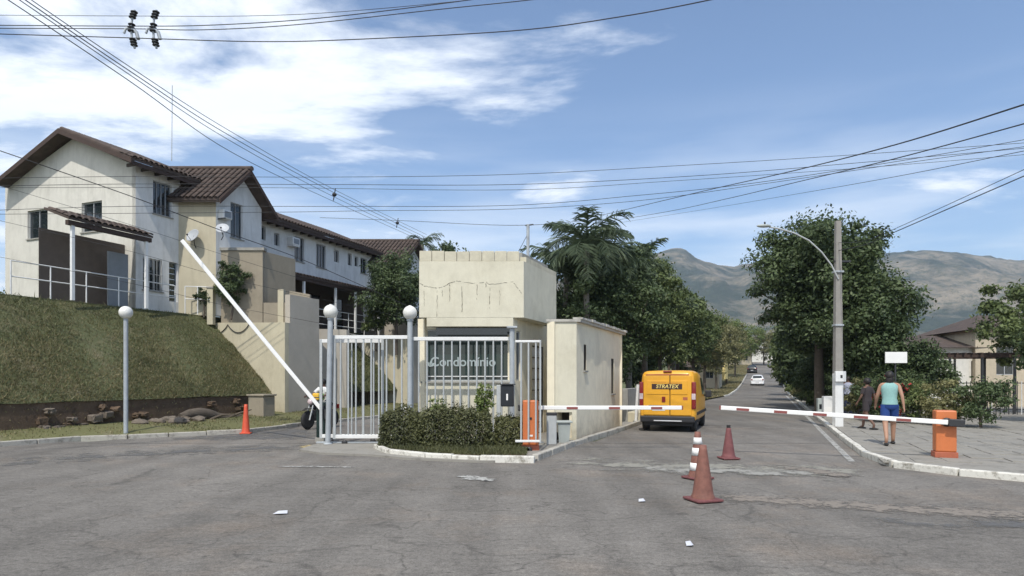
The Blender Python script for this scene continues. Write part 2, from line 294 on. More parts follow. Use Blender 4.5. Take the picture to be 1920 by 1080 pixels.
def hillmat():
    m = bpy.data.materials.new('hill'); m.use_nodes = True; MATS['hill'] = m
    nt = m.node_tree; N = nt.nodes; L = nt.links; b = N['Principled BSDF']; b.inputs['Roughness'].default_value = 1
    geo = N.new('ShaderNodeNewGeometry'); n = N.new('ShaderNodeTexNoise'); n.inputs['Scale'].default_value = 0.006; n.inputs['Detail'].default_value = 10; n.inputs['Roughness'].default_value = 0.68
    L.new(geo.outputs['Position'], n.inputs['Vector'])
    cr = N.new('ShaderNodeValToRGB'); L.new(n.outputs[0], cr.inputs[0]); e = cr.color_ramp.elements
    e[0].position = 0.46; e[0].color = (0.022, 0.034, 0.018, 1); e[1].position = 0.57; e[1].color = (0.22, 0.185, 0.13, 1)
    x = e.new(0.7); x.color = (0.34, 0.28, 0.20, 1)
    n2 = N.new('ShaderNodeTexNoise'); n2.inputs['Scale'].default_value = 0.055; n2.inputs['Detail'].default_value = 6; n2.inputs['Roughness'].default_value = 0.75; L.new(geo.outputs['Position'], n2.inputs['Vector'])
    r2 = N.new('ShaderNodeMapRange'); L.new(n2.outputs[0], r2.inputs[0]); r2.inputs[1].default_value = 0.47; r2.inputs[2].default_value = 0.60; r2.inputs[4].default_value = 0.75
    m2 = N.new('ShaderNodeMix'); m2.data_type = 'RGBA'; L.new(r2.outputs[0], m2.inputs['Factor']); L.new(cr.outputs[0], m2.inputs['A']); m2.inputs['B'].default_value = (0.05, 0.065, 0.035, 1)
    L.new(m2.outputs['Result'], b.inputs['Base Color'])
    bp = N.new('ShaderNodeBump'); bp.inputs['Strength'].default_value = 0.9; bp.inputs['Distance'].default_value = 8; L.new(n2.outputs[0], bp.inputs['Height']); L.new(bp.outputs[0], b.inputs['Normal'])
hillmat()

# ---- mesh builder
class MB:
    def __init__(s): s.v = []; s.f = []; s.sm = []
    def add(s, vs, fs, smooth=False):
        o = len(s.v); s.v.extend([tuple(v) for v in vs]); s.f.extend([tuple(i + o for i in f) for f in fs]); s.sm.extend([smooth] * len(fs)); return s
    def hexa(s, p):     # 8 corners: bottom 0-3 ccw, top 4-7
        return s.add(p, [(0, 3, 2, 1), (4, 5, 6, 7), (0, 1, 5, 4), (1, 2, 6, 5), (2, 3, 7, 6), (3, 0, 4, 7)])
    def box(s, x0, x1, y0, y1, z0, z1):
        return s.hexa([(x0, y0, z0), (x1, y0, z0), (x1, y1, z0), (x0, y1, z0), (x0, y0, z1), (x1, y0, z1), (x1, y1, z1), (x0, y1, z1)])
    def bbox(s, x0, x1, y0, y1, z0, z1, b=0.02):   # chamfered box
        bm = bmesh.new(); bmesh.ops.create_cube(bm, size=1)
        for v in bm.verts: v.co = Vector((x0 + (v.co.x + .5) * (x1 - x0), y0 + (v.co.y + .5) * (y1 - y0), z0 + (v.co.z + .5) * (z1 - z0)))
        b = min(b, (x1 - x0) * .45, (y1 - y0) * .45, (z1 - z0) * .45)
        bmesh.ops.bevel(bm, geom=bm.edges[:], offset=b, segments=2, affect='EDGES', profile=0.5)
        bm.verts.index_update(); s.add([v.co[:] for v in bm.verts], [[v.index for v in f.verts] for f in bm.faces]); bm.free(); return s
    def skew(s, x0, x1, y0, y1, z0, z1, yr):       # plan follows the avenue's direction
        k = lambda x, y: x + K * (y - yr)
        return s.hexa([(k(x0, y0), y0, z0), (k(x1, y0), y0, z0), (k(x1, y1), y1, z0), (k(x0, y1), y1, z0), (k(x0, y0), y0, z1), (k(x1, y0), y0, z1), (k(x1, y1), y1, z1), (k(x0, y1), y1, z1)])
    def prism(s, poly, z0, z1):
        n = len(poly); vs = [(p[0], p[1], z0) for p in poly] + [(p[0], p[1], z1) for p in poly]
        fs = [tuple(range(n))[::-1], tuple(range(n, 2 * n))] + [(i, (i + 1) % n, n + (i + 1) % n, n + i) for i in range(n)]
        return s.add(vs, fs)
    def loft(s, rings, caps=True, smooth=True):
        n = len(rings[0]); vs = [p for r in rings for p in r]; fs = []
        for i in range(len(rings) - 1):
            for j in range(n): fs.append((i * n + j, i * n + (j + 1) % n, (i + 1) * n + (j + 1) % n, (i + 1) * n + j))
        s.add(vs, fs, smooth)
        if caps: s.add(rings[0], [tuple(range(n))[::-1]]); s.add(rings[-1], [tuple(range(n))])
        return s
    def tube(s, pts, rad, n=8, caps=True):
        pts = [Vector(p) for p in pts]
        if isinstance(rad, (int, float)): rad = [rad] * len(pts)
        rings = []; prev = None
        for i, p in enumerate(pts):
            d = (pts[min(i + 1, len(pts) - 1)] - pts[max(i - 1, 0)]).normalized()
            if prev is None: a = d.orthogonal().normalized()
            else: a = (prev - d * prev.dot(d)).normalized()
            prev = a; b = d.cross(a)
            rings.append([p + (a * math.cos(t) + b * math.sin(t)) * rad[i] for t in [2 * math.pi * k / n for k in range(n)]])
        return s.loft(rings, caps)
    def lathe(s, prof, n=16, c=(0, 0, 0), axis='z'):
        rings = []
        for r, h in prof:
            ring = []
            for k in range(n):
                t = 2 * math.pi * k / n
                if axis == 'z': p = (c[0] + r * math.cos(t), c[1] + r * math.sin(t), c[2] + h)
                elif axis == 'x': p = (c[0] + h, c[1] + r * math.cos(t), c[2] + r * math.sin(t))
                else: p = (c[0] + r * math.sin(t), c[1] + h, c[2] + r * math.cos(t))
                ring.append(p)
            rings.append(ring)
        return s.loft(rings)
    def ball(s, c, r, n=14, sq=(1, 1, 1)):
        prof = [(max(1e-4, math.sin(math.pi * i / n)), -math.cos(math.pi * i / n)) for i in range(n + 1)]
        rings = [[(c[0] + sq[0] * r * a * math.cos(t), c[1] + sq[1] * r * a * math.sin(t), c[2] + sq[2] * r * h) for t in [2 * math.pi * k / (n + 2) for k in range(n + 2)]] for a, h in prof]
        return s.loft(rings)
    def mesh(s, name):
        me = bpy.data.meshes.new(name); me.from_pydata(s.v, [], s.f)
        me.polygons.foreach_set('use_smooth', s.sm); me.update(); return me
    def build(s, name, m, parent=None, loc=None, kind=None):
        o = bpy.data.objects.new(name, s.mesh(name)); o.data.materials.append(MATS[m] if isinstance(m, str) else m); C.objects.link(o)
        if parent is not None: o.parent = parent
        if loc is not None: o.location = loc
        if kind: o['kind'] = kind
        return o
def tag(o, label, cat, group=None):
    o['label'] = label; o['category'] = cat
    if group: o['group'] = group
    return o
def thing(name, label, cat, loc=(0, 0, 0), rz=0.0, group=None):
    o = bpy.data.objects.new(name, None); C.objects.link(o); o.location = loc; o.rotation_euler = (0, 0, rz); o.empty_display_size = 0.2
    return tag(o, label, cat, group)
def copy_tree(o, parent=None):
    c = o.copy(); C.objects.link(c)
    if parent is not None: c.parent = parent
    for ch in o.children: copy_tree(ch, c)
    return c
def struct(name, mb, m, parent=None):
    o = mb.build(name, m, parent)
    if parent is None: o['kind'] = 'structure'
    return o
def piece(name, me, parent, mtx):
    o = bpy.data.objects.new(name, me); C.objects.link(o); o.parent = parent; o.matrix_local = mtx; return o
def frame(o, x, y, z):
    m = Matrix((x, y, z)).transposed().to_4x4(); m.translation = o; return m
def text_mesh(body, size, name, m, parent, mtx, depth=0.004, shear=0.0):
    cu = bpy.data.curves.new(name, 'FONT'); cu.body = body; cu.size = size; cu.extrude = depth; cu.shear = shear; cu.align_x = 'CENTER'; cu.align_y = 'CENTER'; cu.offset = size * 0.012
    t = bpy.data.objects.new(name, cu); C.objects.link(t)
    bpy.context.view_layer.update()
    me = bpy.data.meshes.new_from_object(t); bpy.data.objects.remove(t); me.name = name
    me.materials.clear(); me.materials.append(MATS[m])
    return piece(name, me, parent, mtx)
def sheet(name, pts, z, m, parent=None, zf=None):
    mb = MB(); mb.add([(p[0], p[1], z + (zf(p[1]) if zf else 0)) for p in pts], [tuple(range(len(pts)))])
    return struct(name, mb, m, parent)
# ---------------------------------------------------------------- ground and roads
def strip(name, offs_a, offs_b, Ys, m, dz=0.0):
    """a band between two lane lines, following the rise of the avenue"""
    mb = MB(); a = [(*lane(offs_a if isinstance(offs_a, (int, float)) else offs_a(Y), Y), rise(Y) + dz) for Y in Ys]
    b = [(*lane(offs_b if isinstance(offs_b, (int, float)) else offs_b(Y), Y), rise(Y) + dz) for Y in Ys]
    n = len(Ys); mb.add(a + b, [(i, n + i, n + i + 1, i + 1) for i in range(n - 1)], True)
    return struct(name, mb, m)
def make_ground():
    Ys = [-60, -20, 0, 20, 40, 60] + list(range(66, 206, 6)) + [260, 400, 700, 1200, 1900, 2600]
    mb = MB(); vs = []; n = 9
    for Y in Ys:
        w = max(140, abs(Y) * 1.1)
        for i in range(n): vs.append((K * Y * 0.6 + (i / (n - 1) * 2 - 1) * w, Y, rise(Y) - 0.03))
    mb.add(vs, [(r * n + i, r * n + i + 1, (r + 1) * n + i + 1, (r + 1) * n + i) for r in range(len(Ys) - 1) for i in range(n - 1)], True)
    struct('ground', mb, 'meadow')
make_ground()
YR = [16, 20, 30, 40, 50, 60] + list(range(65, 205, 5)) + [220, 250]
# the wide asphalt apron in front of the gates
mb = MB(); mb.add([(-60, -14, 0), (60, -14, 0), (60, 17, 0), (-60, 17, 0)], [(0, 1, 2, 3)]); struct('road', mb, 'asphalt')
strip('road_avenue', 4.6, -2.1, [16.5] + YR[1:], 'asphalt', 0.004)
strip('road_entry', lambda Y: 18.2 - min(1.7, max(0, (Y - 16) * .25)), 8.8, [16.5, 18, 20, 23, 30, 40, 50, 60, 80, 100], 'asphalt', 0.004)

# resurfaced and stained areas, each a thin sheet
def blob(name, pts, z, m, jit=0.06, sub=6, seed=3, yz=0):
    rnd = random.Random(seed); out = []
    n = len(pts)
    for i in range(n):
        a, b = Vector(pts[i][:2]), Vector(pts[(i + 1) % n][:2])
        for k in range(sub):
            p = a.lerp(b, k / sub); out.append((p.x + rnd.uniform(-jit, jit) * 2.2, p.y + rnd.uniform(-jit, jit)))
    n = len(out); cx = sum(p[0] for p in out) / n; cy = sum(p[1] for p in out) / n
    inner = [(p[0] + (cx - p[0]) * .30, p[1] + (cy - p[1]) * .45) for p in out]
    mb = MB(); mb.add([(x, y, z) for x, y in out] + [(x, y, z) for x, y in inner], [(i, (i + 1) % n, n + (i + 1) % n, n + i) for i in range(n)] + [tuple(range(n, 2 * n))])
    o = struct(name, mb, m); at_ = o.data.attributes.new('rim', 'FLOAT', 'POINT'); at_.data.foreach_set('value', [1.0] * n + [0.0] * n); return o
def gp(*a): return [tuple(gnd(x, y))[:2] for x, y in a]
def streak(name, cs, hw, z, m, seed=1):
    """a worn strip along a line of points, fading at both rims and ends"""
    rnd = random.Random(seed); cs = [Vector(c[:2]) for c in cs]; P = []
    for a, b in zip(cs, cs[1:]):
        for k in range(8): P.append(a.lerp(b, k / 8))
    P.append(cs[-1]); n = len(P); vs = []; rim = []
    for i, p in enumerate(P):
        d = (P[min(i + 1, n - 1)] - P[max(i - 1, 0)]).normalized(); nn = Vector((-d.y, d.x)); e = min(1, i / (n * .12), (n - 1 - i) / (n * .12)); w = hw * (.45 + .55 * e) * rnd.uniform(.85, 1.15)
        for s_, r_ in ((-1.25, 1), (-.6, .35), (0, 0), (.6, .35), (1.25, 1)): q = p + nn * w * s_; vs.append((q.x, q.y, z)); rim.append(max(r_, 1 - e))
    mb = MB(); mb.add(vs, [(i * 5 + j, i * 5 + j + 1, i * 5 + j + 6, i * 5 + j + 5) for i in range(n - 1) for j in range(4)])
    o = struct(name, mb, m); at_ = o.data.attributes.new('rim', 'FLOAT', 'POINT'); at_.data.foreach_set('value', rim); return o
streak('road_patch', gp((-60, 872), (240, 853), (430, 842), (600, 838)), 1.15, .008, 'dark_wear', 2)
blob('road_patch', gp((240, 828), (566, 801), (612, 801), (600, 826), (440, 830)), .008, 'dark_wear', .05, seed=5)
streak('road_patch', gp((1035, 866), (1180, 872), (1330, 877), (1500, 883), (1650, 886)), 1.1, .008, 'pale_wear', 8)
streak('road_patch', gp((1195, 880), (1300, 882), (1430, 886), (1560, 888)), .5, .012, 'white_wear', 4)
streak('road_patch', gp((1610, 975), (1760, 985), (1980, 985)), .35, .008, 'dark_wear', 11)
streak('road_patch', gp((1470, 876), (1540, 886), (1600, 896)), .35, .016, 'sand', 12)
streak('sand', gp((1340, 930), (1460, 940), (1690, 954), (2000, 972)), .42, .008, 'sand', 13)
streak('road_marking', gp((515, 875), (600, 876), (675, 877)), .12, .012, 'line_white', 14)
blob('road_marking', gp((838, 892), (870, 902), (930, 906), (935, 899), (880, 889)), .012, 'line_white', .05, seed=15)
blob('road_marking', gp((556, 838), (600, 850), (640, 852), (620, 836), (575, 832)), .012, 'line_yellow', .04, seed=16)
# a broken stop line across the avenue and the edge line beside its right kerb
for i, (xa, xb) in enumerate([(1325, 1345), (1352, 1376), (1385, 1420), (1428, 1460), (1468, 1512)]):
    a, b = gnd(xa, 800 + i * .8), gnd(xb, 801 + i * .8)
    blob('road_marking', [(a.x, a.y - .07), (b.x, b.y - .07), (b.x, b.y + .07), (a.x, a.y + .07)], .012, 'line_white', .02, 4, 20 + i)
mb = MB(); Ys = [12.9, 16, 20, 24, 30, 40, 60]
mb.add([(*lane(-1.62, Y), .010) for Y in Ys] + [(*lane(-1.76, Y), .010) for Y in Ys], [(i, 7 + i, 8 + i, i + 1) for i in range(6)]); struct('road_marking', mb, 'line_white')

# kerbs: rows of stones, each stone a part
stone_me = MB().bbox(-.5, .5, -.07, .07, -.05, .13, .02).mesh('kerb_stone')
def kerb(name, pts, m, length=1.0, limit=400):
    root = bpy.data.objects.new(name, None); C.objects.link(root); root['kind'] = 'structure'
    me = stone_me.copy(); me.materials.clear(); me.materials.append(MATS[m])
    pts = [Vector((p[0], p[1], p[2] if len(p) > 2 else 0)) for p in pts]; rnd = random.Random(len(pts))
    for a, b in zip(pts, pts[1:]):
        n = max(1, round((b - a).length / length)); d = (b - a) / n
        for i in range(n):
            c = a + d * (i + .5); t = math.atan2(d.y, d.x)
            mt = Matrix.Translation(c + Vector((0, 0, rnd.uniform(-.012, .008)))) @ Matrix.Rotation(t + rnd.uniform(-.012, .012), 4, 'Z') @ Matrix.Diagonal((d.length * .985, 1, 1, 1))
            piece('kerb_stone', me, root, mt)
    return root
def lane_pts(off, Ys): return [(*lane(off, Y), rise(Y)) for Y in Ys]
right_turn = [(15.5, 8.05), (11, 8.9), (8.8, 10.1), (7.75, 11.1), (7.24, 12.1), lane(-2.1, 13.8)]
kerb('kerb_right', right_turn + lane_pts(-2.06, [17, 24, 36]), 'kerb_paint')
kerb('kerb_right_far', lane_pts(-2.06, [36, 48, 60, 75, 90, 110, 140]), 'kerb_paint', 3.0)
kerb('kerb_island', [tuple(gnd(1003, 864)), tuple(gnd(1075, 836)), (*lane(4.75, 19.5),), (*lane(4.7, 23),), (*lane(4.66, 34),)], 'kerb_bare')
kerb('kerb_planter', [tuple(gnd(706, 843)), tuple(gnd(728, 853)), tuple(gnd(800, 861)), tuple(gnd(900, 866)), tuple(gnd(1003, 868))], 'kerb_paint', .8)
kerb('kerb_left', [(-24, 11), (-16, 12.2), (*lane(18.9, 15.5),), tuple(gnd(150, 826)), tuple(gnd(240, 823)), tuple(gnd(454, 813)), tuple(gnd(566, 799)), (*lane(16.4, 27),), (*lane(16.4, 36),)], 'kerb_bare')
kerb('kerb_median', [(*lane(5.9, 57.5),), (*lane(3.9, 57),), *lane_pts(3.7, [60, 75, 90, 110])], 'kerb_paint', 2.0)

# island under the gates and the guardhouse
mb = MB(); isl = [tuple(gnd(560, 846))[:2], tuple(gnd(600, 852))[:2], tuple(gnd(700, 856))[:2], tuple(gnd(760, 862))[:2], tuple(gnd(900, 868))[:2], tuple(gnd(1003, 866))[:2], tuple(gnd(1075, 838))[:2], lane(4.85, 19.5), lane(4.8, 34), lane(8.9, 34), lane(8.9, 16.6), (-4.9, 16.5)]
mb.prism(isl, -.05, .045); struct('traffic_island', mb, 'paving')
mb = MB(); mb.prism([tuple(gnd(712, 842))[:2], tuple(gnd(730, 850))[:2], tuple(gnd(800, 858))[:2], tuple(gnd(900, 863))[:2], tuple(gnd(985, 862))[:2], (.35, 15.6), (-3.2, 15.7)], .045, .10); struct('planting_bed', mb, 'earth')
# left verge
mb = MB(); Yv = [12.2, 14, 15.5, 17.3, 17.75, 18.6, 19.4, 20.9, 22.4, 24.5, 27, 31, 36, 41, 50]
def kerb_off(Y): return float(np.interp(Y, [12.2, 15.5, 17.3, 17.75, 19.4, 22.4, 27], [20.9, 18.9, 18.6, 17.72, 15.96, 16.3, 16.42]))
o_in = [kerb_off(Y) + .02 for Y in Yv]
vs = [(*lane(o, Y), .11) for o, Y in zip(o_in, Yv)] + [(*lane(21.1 if Y < 13 else (20.3 if Y < 26 or Y > 30 else 19.6), Y), .36) for Y in Yv]
n = len(Yv); mb.add(vs, [(n + i, i, i + 1, n + i + 1) for i in range(n - 1)], True); struct('verge', mb, 'verge_soil')
mb = MB(); mb.add([(-60, 8.0, .1), (-24, 11.1, .1), (-16.1, 12.3, .1), (-16.0, 14, .3), (-60, 14, .3)], [(0, 1, 2, 3, 4)]); struct('verge_end', mb, 'verge_soil')

# right pavement with slabs near the camera
mb = MB(); outer = [(15.5, 8.15), (11, 9.0), (8.85, 10.2), (7.82, 11.15), (7.32, 12.1)] + [lane(-2.15, Y) for Y in (13.8, 24, 60)] + [lane(-30, 60), (60, 30), (60, 8.15)]
mb.prism(outer, -.05, .085); struct('pavement', mb, 'paving')
pav = bpy.data.objects['pavement']
slab_me = MB().bbox(-.5, .5, -.5, .5, -.02, .012, .008).mesh('paving_slab'); slab_me.materials.append(MATS['paving'])
rnd = random.Random(5); cnt = 0
for j in range(24):
    for i in range(12):
        o = -2.5 - i * .62; Y = 12.4 + j * .58
        X, Yy = lane(o, Y)
        if Yy < 12.4 + (0 if i < 1 else -0): continue
        w = slab_me if True else None
        mt = Matrix.Translation((X, Yy, .088 + rnd.uniform(-.008, .006))) @ Matrix.Rotation(ANG, 4, 'Z') @ Matrix.Rotation(rnd.uniform(-.012, .012), 4, 'X') @ Matrix.Diagonal((.56, .56, 1, 1))
        piece('paving_slab', w, pav, mt); cnt += 1
strip('pavement_far', -2.15, -6, [60, 80, 100, 140, 200], 'verge_soil', .08)
# median grass beyond the guardhouse
mb = MB(); Ym = [34, 45, 57, 70, 85, 100, 120, 160]
vs = [(*lane(8.7, Y), rise(Y) + .1) for Y in Ym] + [(*lane(4.9 if Y < 50 else 3.85, Y), rise(Y) + .1) for Y in Ym]
mb.add(vs, [(i, 8 + i, 9 + i, i + 1) for i in range(7)], True); struct('median', mb, 'verge_soil')

# ---------------------------------------------------------------- raised ground on the left: banks, terrace
TZ = 4.3
def bank(name, Ya, Yb):
    """grass slope from the foot of the wall line up to the terrace"""
    mb = MB(); nu, nv = 26, 18; vs = []; rnd = random.Random(int(Ya))
    for i in range(nu + 1):
        for j in range(nv + 1):
            t = j / nv
            # the right edge of the slope runs back up along the retaining wall
            Y = Ya + (Yb(t) - Ya) * i / nu
            off = 19.95 + t * 3.85
            z = 1.02 + (TZ - 1.02) * (t ** 0.88) + .05 * math.sin(off * 5 + Y * 1.7) * math.sin(Y * 2.3) * (1 - abs(2 * t - 1))
            x, y = lane(off, Y); vs.append((x, y, z + rnd.uniform(-.02, .02)))
    m1 = nv + 1
    mb.add(vs, [(a * m1 + b, (a + 1) * m1 + b, (a + 1) * m1 + b + 1, a * m1 + b + 1)[::-1] for a in range(nu) for b in range(nv)], True)
    return struct(name, mb, 'bank_soil')
b1 = bank('bank', 12.4, lambda t: 25.95 + t * 1.15)
b2 = bank('bank_far', 29.5, lambda t: 34.6 + t * 1.6)
b3 = bank('bank_farther', 39.5, lambda t: 47)
mb = MB(); mb.prism([lane(23.75, 12.4), lane(23.75, 70), lane(90, 70), lane(90, 12.4)], 1.0, TZ); struct('terrace', mb, 'bank_soil')
mb = MB(); mb.prism([lane(20.0, 12.4), lane(20.0, 26), lane(23.6, 27), lane(23.75, 12.4)], 0.1, 1.0); struct('bank_foot', mb, 'earth')

def blades(name, surf, count, h, w, m, seed, cover=None):
    """short blades rooted on a mesh surface"""
    rng = np.random.default_rng(seed); me = surf.data; tris = []
    me.calc_loop_triangles(); vco = np.array([v.co[:] for v in me.vertices]); T = np.array([t.vertices[:] for t in me.loop_triangles])
    a, b, c = vco[T[:, 0]], vco[T[:, 1]], vco[T[:, 2]]
    ar = np.linalg.norm(np.cross(b - a, c - a), axis=1); p = ar / ar.sum(); idx = rng.choice(len(T), count, p=p)
    r1 = np.sqrt(rng.random(count))[:, None]; r2 = rng.random(count)[:, None]
    P = a[idx] * (1 - r1) + b[idx] * (r1 * (1 - r2)) + c[idx] * (r1 * r2)
    if cover is not None: P = P[cover(P, rng)]
    n = len(P); th = rng.random(n) * 6.283; hh = h * rng.uniform(.5, 1.5, n); ww = w * rng.uniform(.6, 1.3, n)
    d = np.stack([np.cos(th), np.sin(th), np.zeros(n)], 1); lean = rng.normal(0, .5, (n, 3)) * hh[:, None]; lean[:, 2] = hh
    V3 = np.empty((n, 3, 3)); V3[:, 0] = P - d * ww[:, None] - [0, 0, .01]; V3[:, 1] = P + d * ww[:, None] - [0, 0, .01]; V3[:, 2] = P + lean
    return raw(name, V3.reshape(-1, 3), np.arange(3 * n).reshape(-1, 3), m)
def raw(name, verts, faces, m, parent=None):
    me = bpy.data.meshes.new(name); k = faces.shape[1]
    me.vertices.add(len(verts)); me.vertices.foreach_set('co', np.ascontiguousarray(verts, dtype=np.float32).ravel())
    me.loops.add(faces.size); me.loops.foreach_set('vertex_index', faces.astype(np.int32).ravel())
    me.polygons.add(len(faces)); me.polygons.foreach_set('loop_start', np.arange(0, faces.size, k, dtype=np.int32)); me.polygons.foreach_set('loop_total', np.full(len(faces), k, dtype=np.int32))
    me.update(calc_edges=True); me.materials.append(MATS[m])
    o = bpy.data.objects.new(name, me); C.objects.link(o)
    if parent is not None: o.parent = parent
    return o
def patchy(sc, thr):
    def f(P, rng):
        v = np.sin(P[:, 0] * sc + 1.3 * np.sin(P[:, 1] * sc * .8)) + np.sin(P[:, 1] * sc * 1.3 + P[:, 0]) + rng.normal(0, .7, len(P)); return v > thr
    return f
g = blades('grass', b1, 70000, .055, .012, 'grass_blade', 1, patchy(1.6, -1.0)); tag(g, 'short green grass covering the steep bank below the left houses', 'grass'); g['kind'] = 'stuff'
g = blades('grass', b1, 22000, .05, .012, 'grass_dry', 2); tag(g, 'dry straw coloured grass mixed into the steep bank', 'grass'); g['kind'] = 'stuff'
g = blades('grass', b2, 16000, .08, .02, 'grass_blade', 3); tag(g, 'grass on the farther bank seen through the gate bars', 'grass'); g['kind'] = 'stuff'
g = blades('grass', bpy.data.objects['verge'], 22000, .05, .014, 'grass_dry', 4, patchy(2.2, .2)); tag(g, 'thin dry grass along the verge beside the left kerb', 'grass'); g['kind'] = 'stuff'
g = blades('grass', bpy.data.objects['verge'], 14000, .06, .014, 'grass_blade', 5, patchy(1.2, .6)); tag(g, 'green tufts of grass along the verge beside the left kerb', 'grass'); g['kind'] = 'stuff'
g = blades('grass', bpy.data.objects['planting_bed'], 16000, .07, .012, 'leaf_hedge', 6); tag(g, 'low dark ground cover in front of the hedge inside the white kerb', 'ground cover'); g['kind'] = 'stuff'
g = blades('grass', bpy.data.objects['median'], 24000, .12, .04, 'grass_dry', 7); tag(g, 'dry grass under the trees of the median', 'grass'); g['kind'] = 'stuff'
g = blades('leaf_litter', bpy.data.objects['bank_foot'], 5000, .05, .03, 'grass_dry', 8); tag(g, 'dry leaves lying over the brown earth at the foot of the bank', 'leaf litter'); g['kind'] = 'stuff'

# low stone wall at the foot of the bank, masonry pier, rocks, log
t = thing('stone_wall', 'low dark wall of rough stones at the foot of the grass bank', 'wall', (*lane(19.93, 21), 0.2), ANG)
rnd = random.Random(9)
for c in [0, 1, 2, 3, 4, 5, 6, 7, 8, 9, 12, 16, 17, 21, 24, 25]:
    for r_ in range(3):
        if rnd.random() < .42: continue
        a = -3.6 + c * .33 + rnd.uniform(-.03, .03); q_ = rnd.uniform(.7, 1.35); s_ = MB().bbox(-.15, .15, -.12 * q_, .12 * q_, -.09 * q_, .09 * q_, .05)
        s_.v = [(x + rnd.uniform(-.035, .035), y + rnd.uniform(-.03, .03), z + rnd.uniform(-.03, .03)) for x, y, z in s_.v]
        s_.build('stone', 'stone' if rnd.random() < .55 else 'earth', t, (rnd.uniform(-.10, .10), a + rnd.uniform(-.08, .08), .10 + r_ * .24 + rnd.uniform(-.05, .05)))
px = gnd(502, 781, .2); t = thing('masonry_pier', 'squat grey block pier with a flat cap at the right end of the bank', 'pier', (px.x, px.y - .6, .15), ANG)
MB().bbox(-.36, .36, -.3, .3, 0, .86, .02).build('shaft', 'render_brown', t); MB().bbox(-.41, .41, -.35, .35, .862, .93, .015).build('cap', 'render_brown', t)
def foot(px, off=19.25, z=.27):
    Y = off / (K + (960 - px) / F); return Vector(((px - 960) * Y / F, Y, z))
mb = MB(); a = foot(338, 19.2); b = foot(452, 19.3)
pts = [a.lerp(b, i / 7) + Vector((0, 0, .16 + .10 * math.sin(i * .9) - .02 * i)) for i in range(8)]
mb.tube(pts, [.10, .17, .20, .21, .18, .16, .13, .07], 9); o = mb.build('log', 'bark'); tag(o, 'dark rotting log lying along the foot of the bank', 'log')
rnd = random.Random(21)
for i, lb in enumerate(['pale broken rock nearest the left end of the dark log', 'small brown rock lying in front of the dark log', 'flat rubble piece left of the dark log', 'round rock half sunk in the earth left of the dark log', 'rubble lump at the far left below the bank', 'brown clod between the pale rock and the kerb', 'reddish rubble chunk on the verge left of the log']):
    p = foot([345, 372, 318, 300, 262, 335, 290][i], [19.0, 18.8, 19.3, 19.1, 19.2, 18.6, 19.4][i])
    m_ = MB().ball((0, 0, 0), .13 + .04 * (i % 3), 6, (1.5, 1, .7)); m_.v = [tuple(c * (1 + rnd.uniform(-.2, .2)) for c in v) for v in m_.v]; m_.sm = [False] * len(m_.sm)
    o = m_.build('rock', 'stone', None, (p.x, p.y, p.z + .05)); tag(o, lb, 'rock', 'rubble at the foot of the bank')

for i, (px_, off_, lb) in enumerate([(322, 19.35, 'thin broken branch leaning on the dark log'), (395, 19.0, 'thin branch lying in front of the dark log'), (428, 19.2, 'crooked branch at the right end of the dark log')]):
    a = foot(px_, off_); o = MB().tube([a, a + Vector((.35, .1, .16)), a + Vector((.8, .05, .05 + .12 * i))], [.05, .04, .02], 6).build('branch', 'bark'); tag(o, lb, 'branch', 'debris at the foot of the bank')
g = blades('weeds', b1, 2600, .20, .016, 'grass_blade', 44, patchy(1.1, .5)); tag(g, 'taller weed tufts scattered over the steep bank', 'weeds'); g['kind'] = 'stuff'
g = blades('weeds', b1, 52000, .07, .014, 'grass_dry', 45, lambda P, rng: (P[:, 2] + rng.normal(0, .6, len(P)) + .7 * np.sin(P[:, 0] * 1.9 + P[:, 1]) < 2.3)); tag(g, 'dry brown grass along the lower half of the bank', 'weeds'); g['kind'] = 'stuff'
# retaining walls
def retaining(name, Yc, label):
    Xc, _ = lane(19.25, Yc); t = thing(name, label, 'wall', (Xc, Yc, 0), ANG)
    # local x points to the avenue, local y along it; front face is perpendicular to the avenue
    m_ = MB(); prof = [(-.02, .1), (-.02, 3.92), (-4.2, 4.02), (-4.2, 3.7), (-2.6, 2.3), (-.5, .7)]
    prof = [(0, .1), (0, 3.90), (-4.35, 4.02), (-4.35, .1)]
    m_.hexa([(-4.35, 0, .1), (0, 0, .1), (0, .22, .1), (-4.35, .22, .1), (-4.35, 0, 4.02), (0, 0, 3.90), (0, .22, 3.90), (-4.35, .22, 4.02)])
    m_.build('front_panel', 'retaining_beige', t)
    MB().box(-.25, -.003, .222, 2.1, .1, 3.90).build('side_panel', 'retaining_grey_shade', t)
    MB().box(-.25, -.004, .3, 2.1, 3.902, 5.05).build('parapet', 'retaining_grey_shade', t)
    MB().box(-4.3, -.252, 1.9, 2.1, .1, 5.05).build('rear_panel', 'retaining_grey_shade', t)
    MB().box(-4.3, -.252, .224, 1.898, .1, 3.86).build('fill', 'concrete', t)
    return t
w1 = retaining('retaining_wall', 25.5, 'tall beige retaining wall rising beside the grass bank, behind the raised barrier arm')
w2 = retaining('retaining_wall', 34.2, 'farther beige retaining wall seen through the gate bars')
# drooping cable on the wall face
mb = MB(); pts = []
for i in range(25):
    s_ = i / 24; pts.append(Vector((-4.1 + 2.3 * s_, -.03, 3.9 - .35 * abs(math.sin(s_ * math.pi * 2)) ** .8)))
mb.tube(pts, .018, 6); mb.build('hose', 'cable', w1)
# steps between the two banks
t = thing('stairs', 'concrete steps climbing between the two retaining walls', 'stairs', (*lane(19.3, 28.3), 0), ANG)
for i in range(12): MB().box(-.6 - i * .3, -.3 - i * .3 - .002, -.6, .7, .1, .45 + i * .33).build('step', 'concrete', t)
